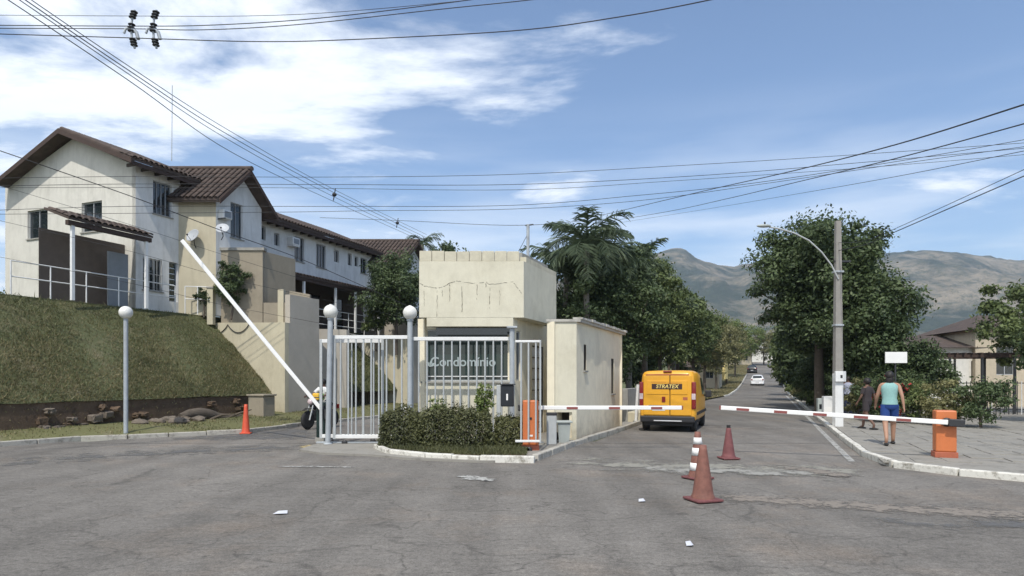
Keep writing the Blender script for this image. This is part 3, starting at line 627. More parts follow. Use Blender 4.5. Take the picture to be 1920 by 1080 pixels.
# ---------------------------------------------------------------- houses
FO = 24.6     # lane offset of the facades
tile_me = {}
def get_tile():
    if 'a' not in tile_me:
        m_ = MB(); n = 5; L_ = .44
        a = [(.105 * math.cos(math.pi * i / n), 0, .07 * math.sin(math.pi * i / n)) for i in range(n + 1)]
        b = [(.085 * math.cos(math.pi * i / n), L_, .06 * math.sin(math.pi * i / n) - .012) for i in range(n + 1)]
        m_.add(a + b, [(i, i + 1, n + 2 + i, n + 1 + i)[::-1] for i in range(n)], True)
        m_.add([(x, y, z) for x, y, z in a] + [(x * .8, y, z * .75 - .002) for x, y, z in a], [(i, i + 1, n + 2 + i, n + 1 + i) for i in range(n)])
        me = m_.mesh('roof_tile'); me.materials.append(MATS['tile']); tile_me['a'] = me
    return tile_me['a']
def tiles(root, o, along, up, ncol, nrow, pitch=.225, step=.38, name='roof_tile'):
    along = Vector(along).normalized(); up = Vector(up).normalized(); nrm = along.cross(up)
    if nrm.z < 0: nrm = -nrm
    xx = up.cross(nrm)
    rnd = random.Random(ncol * 7 + nrow)
    for r_ in range(nrow):
        for c in range(ncol):
            p = Vector(o) + along * (pitch * (c + .5)) + up * (r_ * step) + nrm * (.015 + rnd.uniform(0, .012))
            piece(name, get_tile(), root, frame(p, xx, up, nrm) @ Matrix.Rotation(rnd.uniform(-.03, .03), 4, 'Z'))
def slope(root, p0, p1, p2, p3, th, m='tile', name='roof'):
    """slab under the tiles: p0-p1 eave, p2-p3 ridge"""
    d = Vector((0, 0, -th)); P = [Vector(p) for p in (p0, p1, p2, p3)]
    return MB().hexa([P[0] + d, P[1] + d, P[2] + d, P[3] + d] + P).build(name, m, root)
def wall(root, name, m, O, D, N, L_, z0, z1, holes, th=.2):
    """wall of length L_ along D from O, outward normal N, with rectangular openings (a0,a1,z0,z1)"""
    O, D, N = Vector(O), Vector(D), Vector(N); m_ = MB()
    xs = sorted({0, L_} | {h[i] for h in holes for i in (0, 1)}); zs = sorted({z0, z1} | {h[i] for h in holes for i in (2, 3)})
    xs = [x for x in xs if 0 <= x <= L_]; zs = [z for z in zs if z0 <= z <= z1]
    def P(a, z, d): return tuple(O + D * a + N * d + Vector((0, 0, z)))
    for x0, x1 in zip(xs, xs[1:]):
        for q0, q1 in zip(zs, zs[1:]):
            cx, cz = (x0 + x1) / 2, (q0 + q1) / 2
            if any(h[0] < cx < h[1] and h[2] < cz < h[3] for h in holes): continue
            m_.add([P(x0, q0, 0), P(x1, q0, 0), P(x1, q1, 0), P(x0, q1, 0)], [(0, 1, 2, 3)]); m_.add([P(x0, q0, -th), P(x1, q0, -th), P(x1, q1, -th), P(x0, q1, -th)], [(3, 2, 1, 0)])
    for a0, a1, b0, b1 in list(holes) + [(0, L_, z0, z1)]:
        c = [(a0, b0), (a1, b0), (a1, b1), (a0, b1)]
        for i in range(4):
            (p, q), (r_, s_) = c[i], c[(i + 1) % 4]; m_.add([P(p, q, 0), P(r_, s_, 0), P(r_, s_, -th), P(p, q, -th)], [(0, 1, 2, 3)])
    return m_.build(name, m, root)
def window(root, O, D, N, a0, a1, z0, z1, cols=2, rows=1, depth=.10, m='window_frame', glass='glass_dark', sill=True, bars=0, name='window', fw=.045):
    O, D, N = Vector(O), Vector(D), Vector(N)
    def bx(mb, a, b, c, d, n0, n1):
        p = [(a, c, n0), (b, c, n0), (b, c, n1), (a, c, n1)]; mb.hexa([tuple(O + D * x + N * n_ + Vector((0, 0, z))) for x, z, n_ in p] + [tuple(O + D * x + N * n_ + Vector((0, 0, d))) for x, z, n_ in p])
    f = MB(); n0, n1 = -depth - .04, -depth + .02
    bx(f, a0, a0 + fw, z0, z1, n0, n1); bx(f, a1 - fw, a1, z0, z1, n0, n1); bx(f, a0 + fw, a1 - fw, z0, z0 + fw, n0, n1); bx(f, a0 + fw, a1 - fw, z1 - fw, z1, n0, n1)
    ws = (a1 - a0 - fw) / cols; hs = (z1 - z0 - fw) / rows
    for i in range(1, cols): bx(f, a0 + i * ws, a0 + i * ws + fw, z0 + fw, z1 - fw, n0, n1 - .004)
    for j in range(1, rows): bx(f, a0 + fw, a1 - fw, z0 + j * hs, z0 + j * hs + fw * .7, n0, n1 - .008)
    fo = f.build(name, m, root)
    for i in range(cols):
        for j in range(rows):
            g = MB(); bx(g, a0 + fw + i * ws, a0 + (i + 1) * ws, z0 + fw + j * hs, z0 + (j + 1) * hs, n0 + .015, n0 + .025 + .002 * (i % 2)); g.build('pane', glass, fo)
    if sill: s_ = MB(); bx(s_, a0 - .05, a1 + .05, z0 - .05, z0 - .003, -depth, .05); s_.build('sill', 'concrete', fo)
    if bars:
        for i in range(bars):
            q = MB(); a = a0 + (a1 - a0) * (i + .5) / bars; bx(q, a - .009, a + .009, z0, z1, .01, .028); q.build('bar', 'window_frame', fo)
        q = MB(); bx(q, a0 - .02, a1 + .02, (z0 + z1) / 2, (z0 + z1) / 2 + .02, .03, .045); q.build('bar', 'window_frame', fo)
    return fo
class House:
    """local frame: origin on the facade line at Y0, x towards the avenue, y along it"""
    def __init__(s, name, label, Y0, z=TZ, cat='house'):
        s.Y0 = Y0; s.z = z; s.root = thing(name, label, cat, (*lane(FO, Y0), z), ANG)
    def loc(s, off, Y, z=None):
        d = FO - off; r_ = (d / SL, SL * (Y - s.Y0) + d * K / SL); return r_ if z is None else (r_[0], r_[1], z - s.z)
    def hole(s, px0, px1, py0, py1, off=FO, inset=0):
        """opening seen between these columns and rows, measured on the facade"""
        f = lambda px: off / (K + (960 - px) / F)
        Ya, Yb = f(px0), f(px1); Ym = (Ya + Yb) / 2
        return (s.loc(off, Ya)[1], s.loc(off, Yb)[1], EYE - (py1 - 708) * Ym / F - s.z, EYE - (py0 - 708) * Ym / F - s.z)
X3, Y3 = Vector((1, 0, 0)), Vector((0, 1, 0))

def cross_wing(h, Ya, Yb, ze, zp, wall_z0=0.0, upper_holes=(), depth=4.6, tile_cols=17):
    """gabled wing standing 1.45 m proud of the facade, ridge at right angles to the avenue"""
    r_ = h.root; before = set(r_.children); x1 = 1.45; ya = h.loc(FO, Ya)[1] ; yb = h.loc(FO, Yb)[1]; ym = (ya + yb) / 2; ov = .42
    holes = [(a - ya, b - ya, c, d) for a, b, c, d in upper_holes]
    wall(r_, 'wall', 'house_white', (x1, ya, 0), Y3, X3, yb - ya, wall_z0, ze, holes)
    wall(r_, 'wall', 'house_beige', (-.02, ya - .004, 0), X3, -Y3, x1 + .018, wall_z0, ze, [])
    wall(r_, 'wall', 'house_beige', (x1 - .002, yb + .004, 0), -X3, Y3, x1 + .018, wall_z0, ze, [])
    # gable triangle
    MB().add([(x1, ya, ze), (x1, yb, ze), (x1, ym, zp - .22), (x1 - .2, ya, ze), (x1 - .2, yb, ze), (x1 - .2, ym, zp - .22)], [(0, 1, 2), (5, 4, 3), (0, 2, 5, 3), (2, 1, 4, 5)]).build('gable', 'house_white', r_)
    hw = (yb - ya) / 2 + ov; rise_ = (zp - ze) ; xo = x1 + .45; zb = ze - (zp - ze) / ((yb - ya) / 2) * ov * .55
    slope(r_, (-depth, ym - hw, zb), (xo, ym - hw, zb), (xo, ym, zp), (-depth, ym, zp), .10)
    slope(r_, (xo, ym + hw, zb), (-depth, ym + hw, zb), (-depth, ym, zp), (xo, ym, zp), .10, name='roof')
    up = Vector((0, hw, zp - zb)); L_ = up.length; rows = int(L_ / .38)
    tiles(r_, (xo - tile_cols * .225, ym - hw - .03, zb), X3, up, tile_cols, rows)
    up2 = Vector((0, -hw, zp - zb)); tiles(r_, (xo - 4 * .225, ym + hw + .03, zb), X3, up2, 4, rows)
    # bargeboards and ridge
    for sg in (-1, 1):
        MB().hexa([(xo, ym + sg * hw, zb - .24), (xo + .03, ym + sg * hw, zb - .24), (xo + .03, ym, zp - .22), (xo, ym, zp - .22), (xo, ym + sg * hw, zb - .04), (xo + .03, ym + sg * hw, zb - .04), (xo + .03, ym, zp - .02), (xo, ym, zp - .02)]).build('bargeboard', 'dark_wood', r_)
    MB().tube([(-depth, ym, zp + .04), (xo + .05, ym, zp + .04)], .11, 8).build('ridge', 'tile', r_)
    MB().box(-depth, xo - .01, ym - hw + .03, ym - hw + .06, zb - .16, zb - .102).build('fascia', 'soffit', r_)
    for o in r_.children:      # the wing does not meet the facade at a right angle
        if o in before: continue
        if o.name.startswith('roof_tile'): o.location.y += K * (o.location.x - x1)
        elif not o.get('sheared'):
            for v in o.data.vertices: v.co.y += K * (v.co.x - x1)

def long_roof(h, Ya, Yb, z_eave, cols_rows=2):
    r_ = h.root; y0 = h.loc(FO, Ya)[1]; y1 = h.loc(FO, Yb)[1]; xe = .55; zr = z_eave + 1.7
    slope(r_, (xe, y0, z_eave), (xe, y1, z_eave), (-3.6, y1, zr), (-3.6, y0, zr), .10)
    slope(r_, (-7.8, y0, z_eave), (-3.6, y0, zr), (-3.6, y1, zr), (-7.8, y1, z_eave), .10)
    MB().box(xe - .05, xe - .02, y0 + .01, y1 - .01, z_eave - .26, z_eave - .10).build('fascia', 'dark_wood', r_)
    n = int((y1 - y0) / .225); tiles(r_, (xe + .04, y0, z_eave + .01), Y3, (-4.15, 0, 1.7), n, cols_rows)
    # rafter ends under the eave
    for i in range(int((y1 - y0) / .6)):
        MB().box(.0, xe - .06, y0 + .2 + i * .6, y0 + .26 + i * .6, z_eave - .24, z_eave - .12).build('rafter', 'soffit', r_)
    m_ = MB(); nn = int((y1 - y0) / .225)
    for i in range(nn):      # the rest of the tile ribs beyond the first rows
        y = y0 + (i + .5) * .225; m_.tube([(xe - .7, y, z_eave + .30), (-3.6, y, zr + .02)], .085, 5, False)
    m_.build('tile_ribs', 'tile', r_, kind='stuff')

# house 1: end house with the first cross wing
h1 = House('terraced_house', 'white two storey end house with dark tiled eaves, at the left above the bank', 24.9)
E1 = 10.0 - TZ
ho = [h1.hole(287, 322, 343, 404), h1.hole(268, 304, 485, 545), h1.hole(317, 333, 492, 566)]
wall(h1.root, 'wall', 'house_white', (0, 0, 0), Y3, X3, 3.0, 0, E1, ho)
window(h1.root, (0, 0, 0), Y3, X3, *ho[0], cols=4, glass='glass_dark', m='shutter', bars=0)
window(h1.root, (0, 0, 0), Y3, X3, *ho[1], cols=3, bars=5)
d = window(h1.root, (0, 0, 0), Y3, X3, *ho[2], cols=1, rows=7, m='shutter', glass='glass_tint', sill=False, name='door')
# end wall facing the camera, with its gable
wall(h1.root, 'wall', 'offwhite', (-8.0, .0, 0), X3, -Y3, 7.998, 0, E1 - .05, [(1.5, 2.8, 3.3, 4.5), (4.9, 6.1, 3.3, 4.5)])
window(h1.root, (-8.0, 0, 0), X3, -Y3, 1.5, 2.8, 3.3, 4.5, cols=2); window(h1.root, (-8.0, 0, 0), X3, -Y3, 4.9, 6.1, 3.3, 4.5, cols=2)
MB().add([(-8, 0, E1 - .05), (0, 0, E1 - .05), (-3.6, 0, E1 + 1.5), (-8, .2, E1 - .05), (0, .2, E1 - .05), (-3.6, .2, E1 + 1.5)], [(0, 1, 2), (5, 4, 3), (1, 4, 5, 2), (3, 0, 2, 5)]).build('gable', 'offwhite', h1.root)
long_roof(h1, 24.35, 27.6, E1 + .02)
for sx, ex in (((.55, E1), (-3.6, E1 + 1.7)), ((-3.6, E1 + 1.7), (-7.8, E1))):
    y = h1.loc(FO, 24.35)[1]; MB().hexa([(sx[0], y - .03, sx[1] - .2), (sx[0], y, sx[1] - .2), (ex[0], y, ex[1] - .2), (ex[0], y - .03, ex[1] - .2), (sx[0], y - .03, sx[1]), (sx[0], y, sx[1]), (ex[0], y, ex[1]), (ex[0], y - .03, ex[1])]).build('bargeboard', 'dark_wood', h1.root)
wh = h1.hole(432, 455, 382, 447, off=23.05)
cross_wing(h1, 27.25, 29.65, 9.35 - TZ, 10.78 - TZ, 0, [wh], 2.0, 14)
window(h1.root, (1.45, 0, 0), Y3, X3, *wh, cols=2, m='shutter')
# air conditioner on the wing
q = h1.hole(411, 423, 392, 414, off=23.05); t = thing('air_conditioner', 'white air conditioner box on the gabled wing beside its tall window', 'air conditioner', h1.root.matrix_world @ Vector((0, 0, 0)), ANG)
bpy.context.view_layer.update()
p = Vector((*lane(FO, h1.Y0), TZ)) + V * 1.452 + U * ((q[0] + q[1]) / 2) + Vector((0, 0, q[2])); t.location = p
MB().bbox(0, .3, -.24, .24, .05, .42, .03).build('case', 'paint_white', t); MB().box(.301, .31, -.18, .18, .1, .36).build('grille', 'shutter', t); MB().box(-.0, .4, -.26, -.22, 0, .048).build('bracket', 'dark_metal', t)
# tiled porch at the near corner
def lean_to(h, y0, y1, ztop, zlow, xout, posts, name='porch_roof'):
    r_ = h.root
    f = slope(r_, (xout, y0, zlow), (xout, y1, zlow), (.003, y1, ztop), (.003, y0, ztop), .08, name=name)
    up = Vector((-xout, 0, ztop - zlow)); tiles(r_, (xout + .03, y0, zlow), Y3, up, int((y1 - y0) / .225), int(up.length / .38))
    for y in posts: MB().box(xout - .16, xout - .06, y - .05, y + .05, 0, zlow - .082).build('post', 'paint_white', r_)
    MB().box(xout - .2, xout - .04, y0 + .02, y1 - .02, zlow - .24, zlow - .083).build('beam', 'dark_wood', r_)
lean_to(h1, -3.4, -.25, 7.5 - TZ, 7.05 - TZ, 1.25, [-3.2, -.45])
MB().box(-.6, -.58, -3.2, -.02, 0, 2.6).build('wall', 'porch_shade', h1.root)  # dark sheet painting the shade inside the porch
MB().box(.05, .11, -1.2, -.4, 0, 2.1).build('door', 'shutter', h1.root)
# house 2: the long white facade
h2 = House('terraced_house', 'long white two storey house with small upper windows and a dark tiled porch', 30.2, 4.1)
E2 = 9.45 - 4.1; L2 = h2.loc(FO, 40.0)[1]; O2 = (0, -1.4, 0)
win2 = [(488, 498, 424, 450, 1), (514, 524, 437, 461, 1), (552, 570, 445, 490, 2), (593, 611, 459, 502, 3), (626, 636, 469, 492, 1), (652, 660, 475, 498, 1), (665, 672, 481, 500, 1), (676, 688, 484, 513, 2)]
ho = [h2.hole(*w_[:4]) for w_ in win2]
low = []
wall(h2.root, 'wall', 'house_white', O2, Y3, X3, L2 + 1.4, 0, E2, [(a + 1.4, b + 1.4, c, d) for a, b, c, d in ho + low])
for w_, q in zip(win2, ho): window(h2.root, (0, 0, 0), Y3, X3, *q, cols=w_[4], m='shutter' if w_[4] > 1 else 'window_frame', sill=w_[4] > 1)
for q in low: window(h2.root, (0, 0, 0), Y3, X3, *q, cols=1, rows=3, m='dark_wood', sill=False, name='door')
long_roof(h2, 29.0, 40.2, E2 + .02)
q = h2.hole(539, 551, 446, 463); t = thing('air_conditioner', 'air conditioner under the eave of the long white house, left of a tall window', 'air conditioner', Vector((*lane(FO, h2.Y0), 4.1)) + V * .002 + U * ((q[0] + q[1]) / 2) + Vector((0, 0, q[2])), ANG)
MB().bbox(0, .38, -.28, .28, .05, .45, .03).build('case', 'paint_white', t); MB().box(.381, .39, -.2, .2, .12, .38).build('grille', 'shutter', t); MB().box(0, .36, -.26, .26, 0, .048).build('bracket', 'paint_white', t)
lean_to(h2, -1.3, 9.4, 7.05 - 4.1, 6.52 - 4.1, 2.45, [1.2, 3.6, 5.3, 7.5])
# red door; dark panel paints the porch shade over the back wall
MB().box(.003, .05, -1.3, 9.3, .0, 2.9).build('porch_shade_panel', 'porch_shade', h2.root)
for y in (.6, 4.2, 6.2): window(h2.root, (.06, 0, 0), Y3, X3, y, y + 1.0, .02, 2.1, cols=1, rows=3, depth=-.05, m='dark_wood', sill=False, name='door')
# house 3: second cross wing and what follows, partly behind trees and guardhouse
h3 = House('terraced_house', 'pale house with a tiled gable wing, partly behind the bushy tree by the tower', 40.2, 4.1)
cross_wing(h3, 40.3, 43.4, 8.95 - 4.1, 10.5 - 4.1, 0, [], 4.2, 20)
wall(h3.root, 'wall', 'house_white', (0, 3.1, 0), Y3, X3, 16, 0, 5.2, [(3, 4, 3.2, 4.4), (7, 8, 3.2, 4.4), (11, 12, 3.2, 4.4)])
for a in (3, 7, 11): window(h3.root, (0, 3.1, 0), Y3, X3, a, a + 1, 3.2, 4.4)
long_roof(h3, 43.5, 58, 5.2, 1)
# a neighbour standing farther left, beyond the end house
h0 = House('terraced_house', 'cream two storey house at the far left edge behind the end house', 16.0, TZ); h0.root.location = (-33, 27, TZ); h0.root.rotation_euler.z = ANG
wall(h0.root, 'wall', 'cream_shade_lift', (-8, 0, 0), X3, -Y3, 8, 0, 5.3, [(1.6, 2.8, 3.2, 4.4), (5, 6.2, 3.2, 4.4), (1.6, 2.8, .9, 2.1)])
for a, z_ in ((1.6, 3.2), (5, 3.2), (1.6, .9)): window(h0.root, (-8, 0, 0), X3, -Y3, a, a + 1.2, z_, z_ + 1.2)
wall(h0.root, 'wall', 'house_white', (0, .002, 0), Y3, X3, 7, 0, 5.3, [(1.5, 2.7, 3.2, 4.4), (4, 5.2, 3.2, 4.4)])
for a in (1.5, 4): window(h0.root, (0, 0, 0), Y3, X3, a, a + 1.2, 3.2, 4.4)
slope(h0.root, (-8.5, -.5, 5.3), (.5, -.5, 5.3), (.5, 3.5, 6.9), (-8.5, 3.5, 6.9), .12); slope(h0.root, (.5, 7.5, 5.3), (-8.5, 7.5, 5.3), (-8.5, 3.5, 6.9), (.5, 3.5, 6.9), .12)
MB().add([(0, 0, 5.3), (0, 7, 5.3), (0, 3.5, 6.75), (-.2, 0, 5.3), (-.2, 7, 5.3), (-.2, 3.5, 6.75)], [(0, 1, 2), (5, 4, 3), (0, 2, 5, 3), (2, 1, 4, 5)]).build('gable', 'house_white', h0.root)
tiles(h0.root, (-8.5, -.53, 5.3), X3, (0, 4, 1.6), 40, 5)

# porch enclosures in front of the first wing (brown render), on top of the retaining wall
t = thing('porch_enclosure', 'brown rendered porch block in front of the gabled wing, above the retaining wall', 'wall', (-12.1, 26.95, TZ - .4), 0)
MB().box(-.15, 1.6, 0, .2, 0, 3.15).build('wall', 'render_brown', t)
MB().hexa([(1.4, .202, 0), (1.6, .202, 0), (2.3, 2.0, 0), (2.1, 2.0, 0), (1.4, .202, 3.15), (1.6, .202, 3.15), (2.3, 2.0, 3.15), (2.1, 2.0, 3.15)]).build('side_wall', 'render_brown', t)
MB().box(-.22, 1.68, -.06, .26, 3.152, 3.27).build('coping', 'concrete', t)
t = thing('terrace_parapet', 'brown rendered parapet with a pale post, right of the porch block', 'wall', (-10.45, 26.9, TZ - .4), 0)
MB().box(0, 1.1, 0, .18, 0, .95).build('low_panel', 'render_brown', t)
MB().hexa([(1.1, 0, 0), (1.95, 0, 0), (1.95, .18, 0), (1.1, .18, 0), (1.1, 0, 1.45), (1.95, 0, 1.3), (1.95, .18, 1.3), (1.1, .18, 1.45)]).build('high_panel', 'render_brown', t)
MB().box(.62, .86, -.05, .23, 0, 1.5).build('post', 'retaining_beige', t)
t = thing('gate_post', 'narrow cream post at the top of the bank left of the porch block', 'post', (*at(396, 602, 26.6)[:2], TZ - .4), 0)
MB().box(-.12, .12, -.12, .12, 0, 1.5).build('shaft', 'retaining_beige', t); MB().box(-.15, .15, -.15, .15, 1.502, 1.56).build('cap', 'concrete', t)

# white railings
def railing(label, a, b, zb, h, n, rails=(1.0, .55), m='paint_white', r_=.022, cat='railing'):
    a = Vector(a); b = Vector(b); t = thing('railing', label, cat, (a.x, a.y, zb), math.atan2(b.y - a.y, b.x - a.x)); L_ = (b - a).length
    for i in range(n + 1): MB().tube([(L_ * i / n, 0, 0), (L_ * i / n, 0, h)], r_, 6).build('post', m, t)
    for k_ in rails: MB().tube([(0, 0, h * k_), (L_, 0, h * k_)], r_ * .9, 6).build('rail', m, t)
    return t
railing('thin white railing on top of the bank in front of the end house', lane(23.9, 20.2), lane(23.9, 25.8), TZ, 1.1, 5)
railing('short white railing between the end house and the porch block', at(347, 590, 26.3)[:2], at(394, 590, 26.5)[:2], TZ, 1.15, 2)
railing('white railing on the terrace of the long house, right of the retaining wall', lane(22.2, 28.6), lane(22.2, 36.5), 3.95, 1.15, 6, (1, .68, .36, .05))
mb = MB(); mb.prism([lane(19.3, 29.3), lane(19.3, 29.5), lane(23.8, 29.5), lane(23.8, 27.6)], .1, 3.9); o = mb.build('landing_wall', 'retaining_grey_shade'); tag(o, 'grey landing wall behind the steps between the banks', 'wall')
# satellite dishes
def dish(label, p, r_, yaw, tilt):
    t = thing('satellite_dish', label, 'satellite dish', p, yaw)
    m_ = MB(); prof = [(0.001 + r_ * i / 6, -.22 * r_ * (1 - (i / 6) ** 2)) for i in range(7)] + [(r_ * 1.01, .012), (r_ * .99, .02)] + [(.001 + r_ * i / 6, -.22 * r_ * (1 - (i / 6) ** 2) + .012) for i in range(5, -1, -1)]
    m_.lathe(prof, 20, (0, 0, 0), 'y'); o = m_.build('reflector', 'dish_grey', t); o.rotation_euler = (tilt, 0, 0); o.scale = (1, -1, 1)
    MB().tube([(0, .05, -.02), (0, .1, -r_ * 1.2), (-.12, .3, -r_ * 1.6)], .018, 6).build('mast', 'dark_metal', t)
    MB().tube([(0, 0, -r_ * .95), (0, -r_ * .9, -.05)], .01, 5).build('arm', 'dark_metal', t); MB().ball((0, -r_ * .9, -.03), .04, 8).build('receiver', 'dark_metal', t)
    return t
dish('grey satellite dish on a curved mast at the corner of the end house', at(361, 441, 26.4), .30, R(-20), R(-25))
dish('smaller pale satellite dish on the beige wall left of the gabled wing window', at(417, 428, 26.2), .26, R(10), R(-35))
o = MB().tube([at(322, 302, 27.5), at(323, 160, 27.5)], .015, 6).build('antenna_mast', 'galv_post'); tag(o, 'tall thin antenna mast rising above the roof of the end house', 'antenna')

# ---------------------------------------------------------------- guardhouse
gh = thing('guardhouse', 'cream guardhouse with a boxy upper block, tinted window and low side annex, behind the gates', 'guardhouse', (0, 0, 0), 0)
G0 = 16.6
def gw(px, Y): return (px - 960) * Y / F
# upper block
xl, xr = gw(786, G0), gw(982, G0)
MB().skew(xl, xr, G0, 19.15, 3.26, 4.72, G0).build('upper_block', 'cream', gh)
MB().skew(gw(800, G0), gw(962, G0), G0 + .004, G0 + .3, 3.03, 3.258, G0).build('fascia', 'cream', gh)
# row of concrete blocks on top
bw = (gw(974, G0) - xl) / 8
rnd = random.Random(2)
for i in range(8): MB().bbox(xl + i * bw + .006, xl + (i + 1) * bw - .006, G0 + .01, G0 + .16, 4.723, 4.985 + rnd.uniform(-.012, .008), .008).build('block', 'concrete_block', gh)
for i in range(6): MB().skew(xr - .17, xr - .01, G0 + .2 + i * .4, G0 + .58 + i * .4, 4.723, 4.86 + rnd.uniform(-.02, .02), G0).build('block', 'concrete_block', gh)
MB().skew(xl + .05, xr - .2, G0 + .4, 19.0, 4.724, 5.02, G0).build('water_tank_cover', 'concrete', gh)
# crack and run marks in the render of the upper block
def ribbon(pts, w, y, name='crack'):
    m_ = MB(); w0 = w; Q = []
    for (a, b), (c, d) in zip(pts, pts[1:]):
        for k in range(5): Q.append((a + (c - a) * k / 5 + rnd.uniform(-.7, .7), b + (d - b) * k / 5 + rnd.uniform(-.7, .7)))
    Q.append(pts[-1])
    for (a, b), (c, d) in zip(Q, Q[1:]):
        if rnd.random() < .16: continue
        w = w0 * rnd.uniform(.35, 1.25); A = at(a, b, y); B_ = at(c, d, y); dd = (B_ - A).normalized(); nn = Vector((-dd.z, 0, dd.x)) * w / 2
        m_.hexa([A - nn, B_ - nn, B_ - nn + Vector((0, .004, 0)), A - nn + Vector((0, .004, 0)), A + nn, B_ + nn, B_ + nn + Vector((0, .004, 0)), A + nn + Vector((0, .004, 0))])
    return m_.build(name, 'crack', gh)
yy = G0 - .004
ribbon([(787, 531), (795, 536), (806, 538), (822, 540), (834, 536), (843, 531), (855, 527), (866, 528)], .012, yy)
ribbon([(870, 530), (890, 531), (912, 529), (917, 533), (935, 532), (962, 528), (970, 540), (978, 550)], .009, yy)
for x, a, b, w in ((795, 545, 575, .006), (819, 544, 594, .009), (843, 533, 565, .012), (866, 531, 585, .014), (894, 533, 562, .010), (911, 532, 540, .012), (918, 540, 590, .010), (937, 545, 572, .006), (829, 545, 556, .008)):
    ribbon([(x, a), (x + .5, (a + b) / 2), (x, b)], w, yy)
# lower storey
lx0, lx1 = -2.5, gw(965, 17.0)
wall(gh, 'wall', 'cream', (lx0, 17.0, 0), X3, -Y3, lx1 - lx0, .04, 3.258, [(.12, lx1 - lx0 - .10, 1.60, 2.98)])
Ud = Vector((K, 1, 0)).normalized(); Nr = Vector((1, -K, 0)).normalized()
wall(gh, 'wall', 'cream_shade_lift', (lx1, 17.0, 0), Ud, Nr, 3.6, .04, 3.258, [(.12, .42, 1.62, 2.95), (1.35, 2.35, .06, 2.62)])
wall(gh, 'wall', 'cream_shade_lift', (lx0, 17.0, 0), Ud, -Nr, 3.6, .04, 3.258, [(.25, 1.7, 1.6, 2.98)])
MB().skew(lx0 + .02, lx1 - .02, 20.2, 20.34, .04, 3.25, 17).build('rear_wall', 'cream_shade_lift', gh)
wf = window(gh, (lx0, 17.0, 0), X3, -Y3, .12, lx1 - lx0 - .10, 1.60, 2.98, cols=1, rows=1, depth=.08, glass='glass_tint', m='window_frame', sill=True, fw=.04)
window(gh, (lx0, 17.0, 0), Ud, -Nr, .25, 1.7, 1.6, 2.98, cols=1, depth=.08, glass='glass_tint', sill=False)
window(gh, (lx1, 17.0, 0), Ud, Nr, .12, .42, 1.62, 2.95, cols=1, depth=.05, glass='glass_dark', sill=False)
window(gh, (lx1, 17.0, 0), Ud, Nr, 1.35, 2.35, .06, 2.62, cols=2, rows=8, depth=.04, glass='paint_white', m='crack', sill=False, name='door', fw=.03)
MB().box(lx0 + .2, lx1 - .18, 17.06, 17.085, 1.72, 1.745).build('rail', 'paint_white', wf)
# the lettering on the tinted glass, with its leaf mark in front
gz_ = at(868, 679, 17.05); text_mesh('Condomínio', .345, 'lettering', 'letter_white', wf, frame((gz_.x, 17.072, gz_.z), X3, Vector((0, 0, 1)), -Y3))
lf = MB()
for a in (-.9, -.2, .5):
    c_, s__ = math.cos(a + 1.57), math.sin(a + 1.57); o_ = at(806, 688, 17.06)
    lf.add([(o_.x, 17.06, o_.z), (o_.x + c_ * .09 - s__ * .04, 17.06, o_.z + s__ * .09 + c_ * .04), (o_.x + c_ * .2, 17.06, o_.z + s__ * .2), (o_.x + c_ * .09 + s__ * .04, 17.06, o_.z + s__ * .09 - c_ * .04)], [(0, 1, 2, 3)])
lf.build('leaf_mark', 'letter_white', wf)
# dark strip painted in for the shade under the upper block
MB().box(-2.0, lx1 - .02, 16.90, 16.96, 2.83, 3.022).build('soffit_shade', 'glass_dark', gh)
# annex
ax0, ax1 = gw(1026, 17.0), gw(1081, 17.0)
wall(gh, 'annex_wall', 'cream', (ax0, 17.0, 0), X3, -Y3, ax1 - ax0, .04, 3.18, [(.06, ax1 - ax0 - .12, .10, .78)])
AL = 5.55
hA = [(.72, .98, 1.90, 2.62), (4.05, 4.42, 1.18, 2.32)]
wall(gh, 'annex_wall', 'cream_shade_lift', (ax1, 17.0, 0), Ud, Nr, AL, .04, 3.18, hA)
wall(gh, 'annex_wall', 'cream_shade_lift', (ax0, 17.0, 0), Ud, -Nr, 2.6, .04, 3.18, [])
wall(gh, 'annex_wall', 'cream_shade_lift', (ax1 + AL * Ud.x, 17.0 + AL * Ud.y, 0), -X3, Y3, 2.6, .04, 3.18, [])
for q in hA: window(gh, (ax1, 17.0, 0), Ud, Nr, *q, cols=1 if q[0] < 2 else 2, depth=.028, m='crack', glass='black_box', sill=True, fw=.025)
MB().skew(ax0 + .02, ax1 - .21, 17.9, 22.1, .041, 3.17, 17.0).build('annex_core', 'cream_shade_lift', gh)
MB().box(ax0 + .02, ax1 - .06, 17.55, 17.6, .045, .9).build('niche_shade', 'crack', gh)  # dark sheet paints the shade at the back of the niche
MB().skew(ax0 - .01, ax1 + .12, 16.96, 22.35, 3.182, 3.25, 17.0).build('roof_slab', 'slab_edge', gh)
rnd = random.Random(4)
for i in range(17): MB().skew(ax1 - .10, ax1 + .17 + rnd.uniform(-.02, .02), 17.0 + i * .312, 17.29 + i * .312, 3.252, 3.30 + rnd.uniform(0, .035), 17.0).build('coping_tile', 'slab_edge', gh)
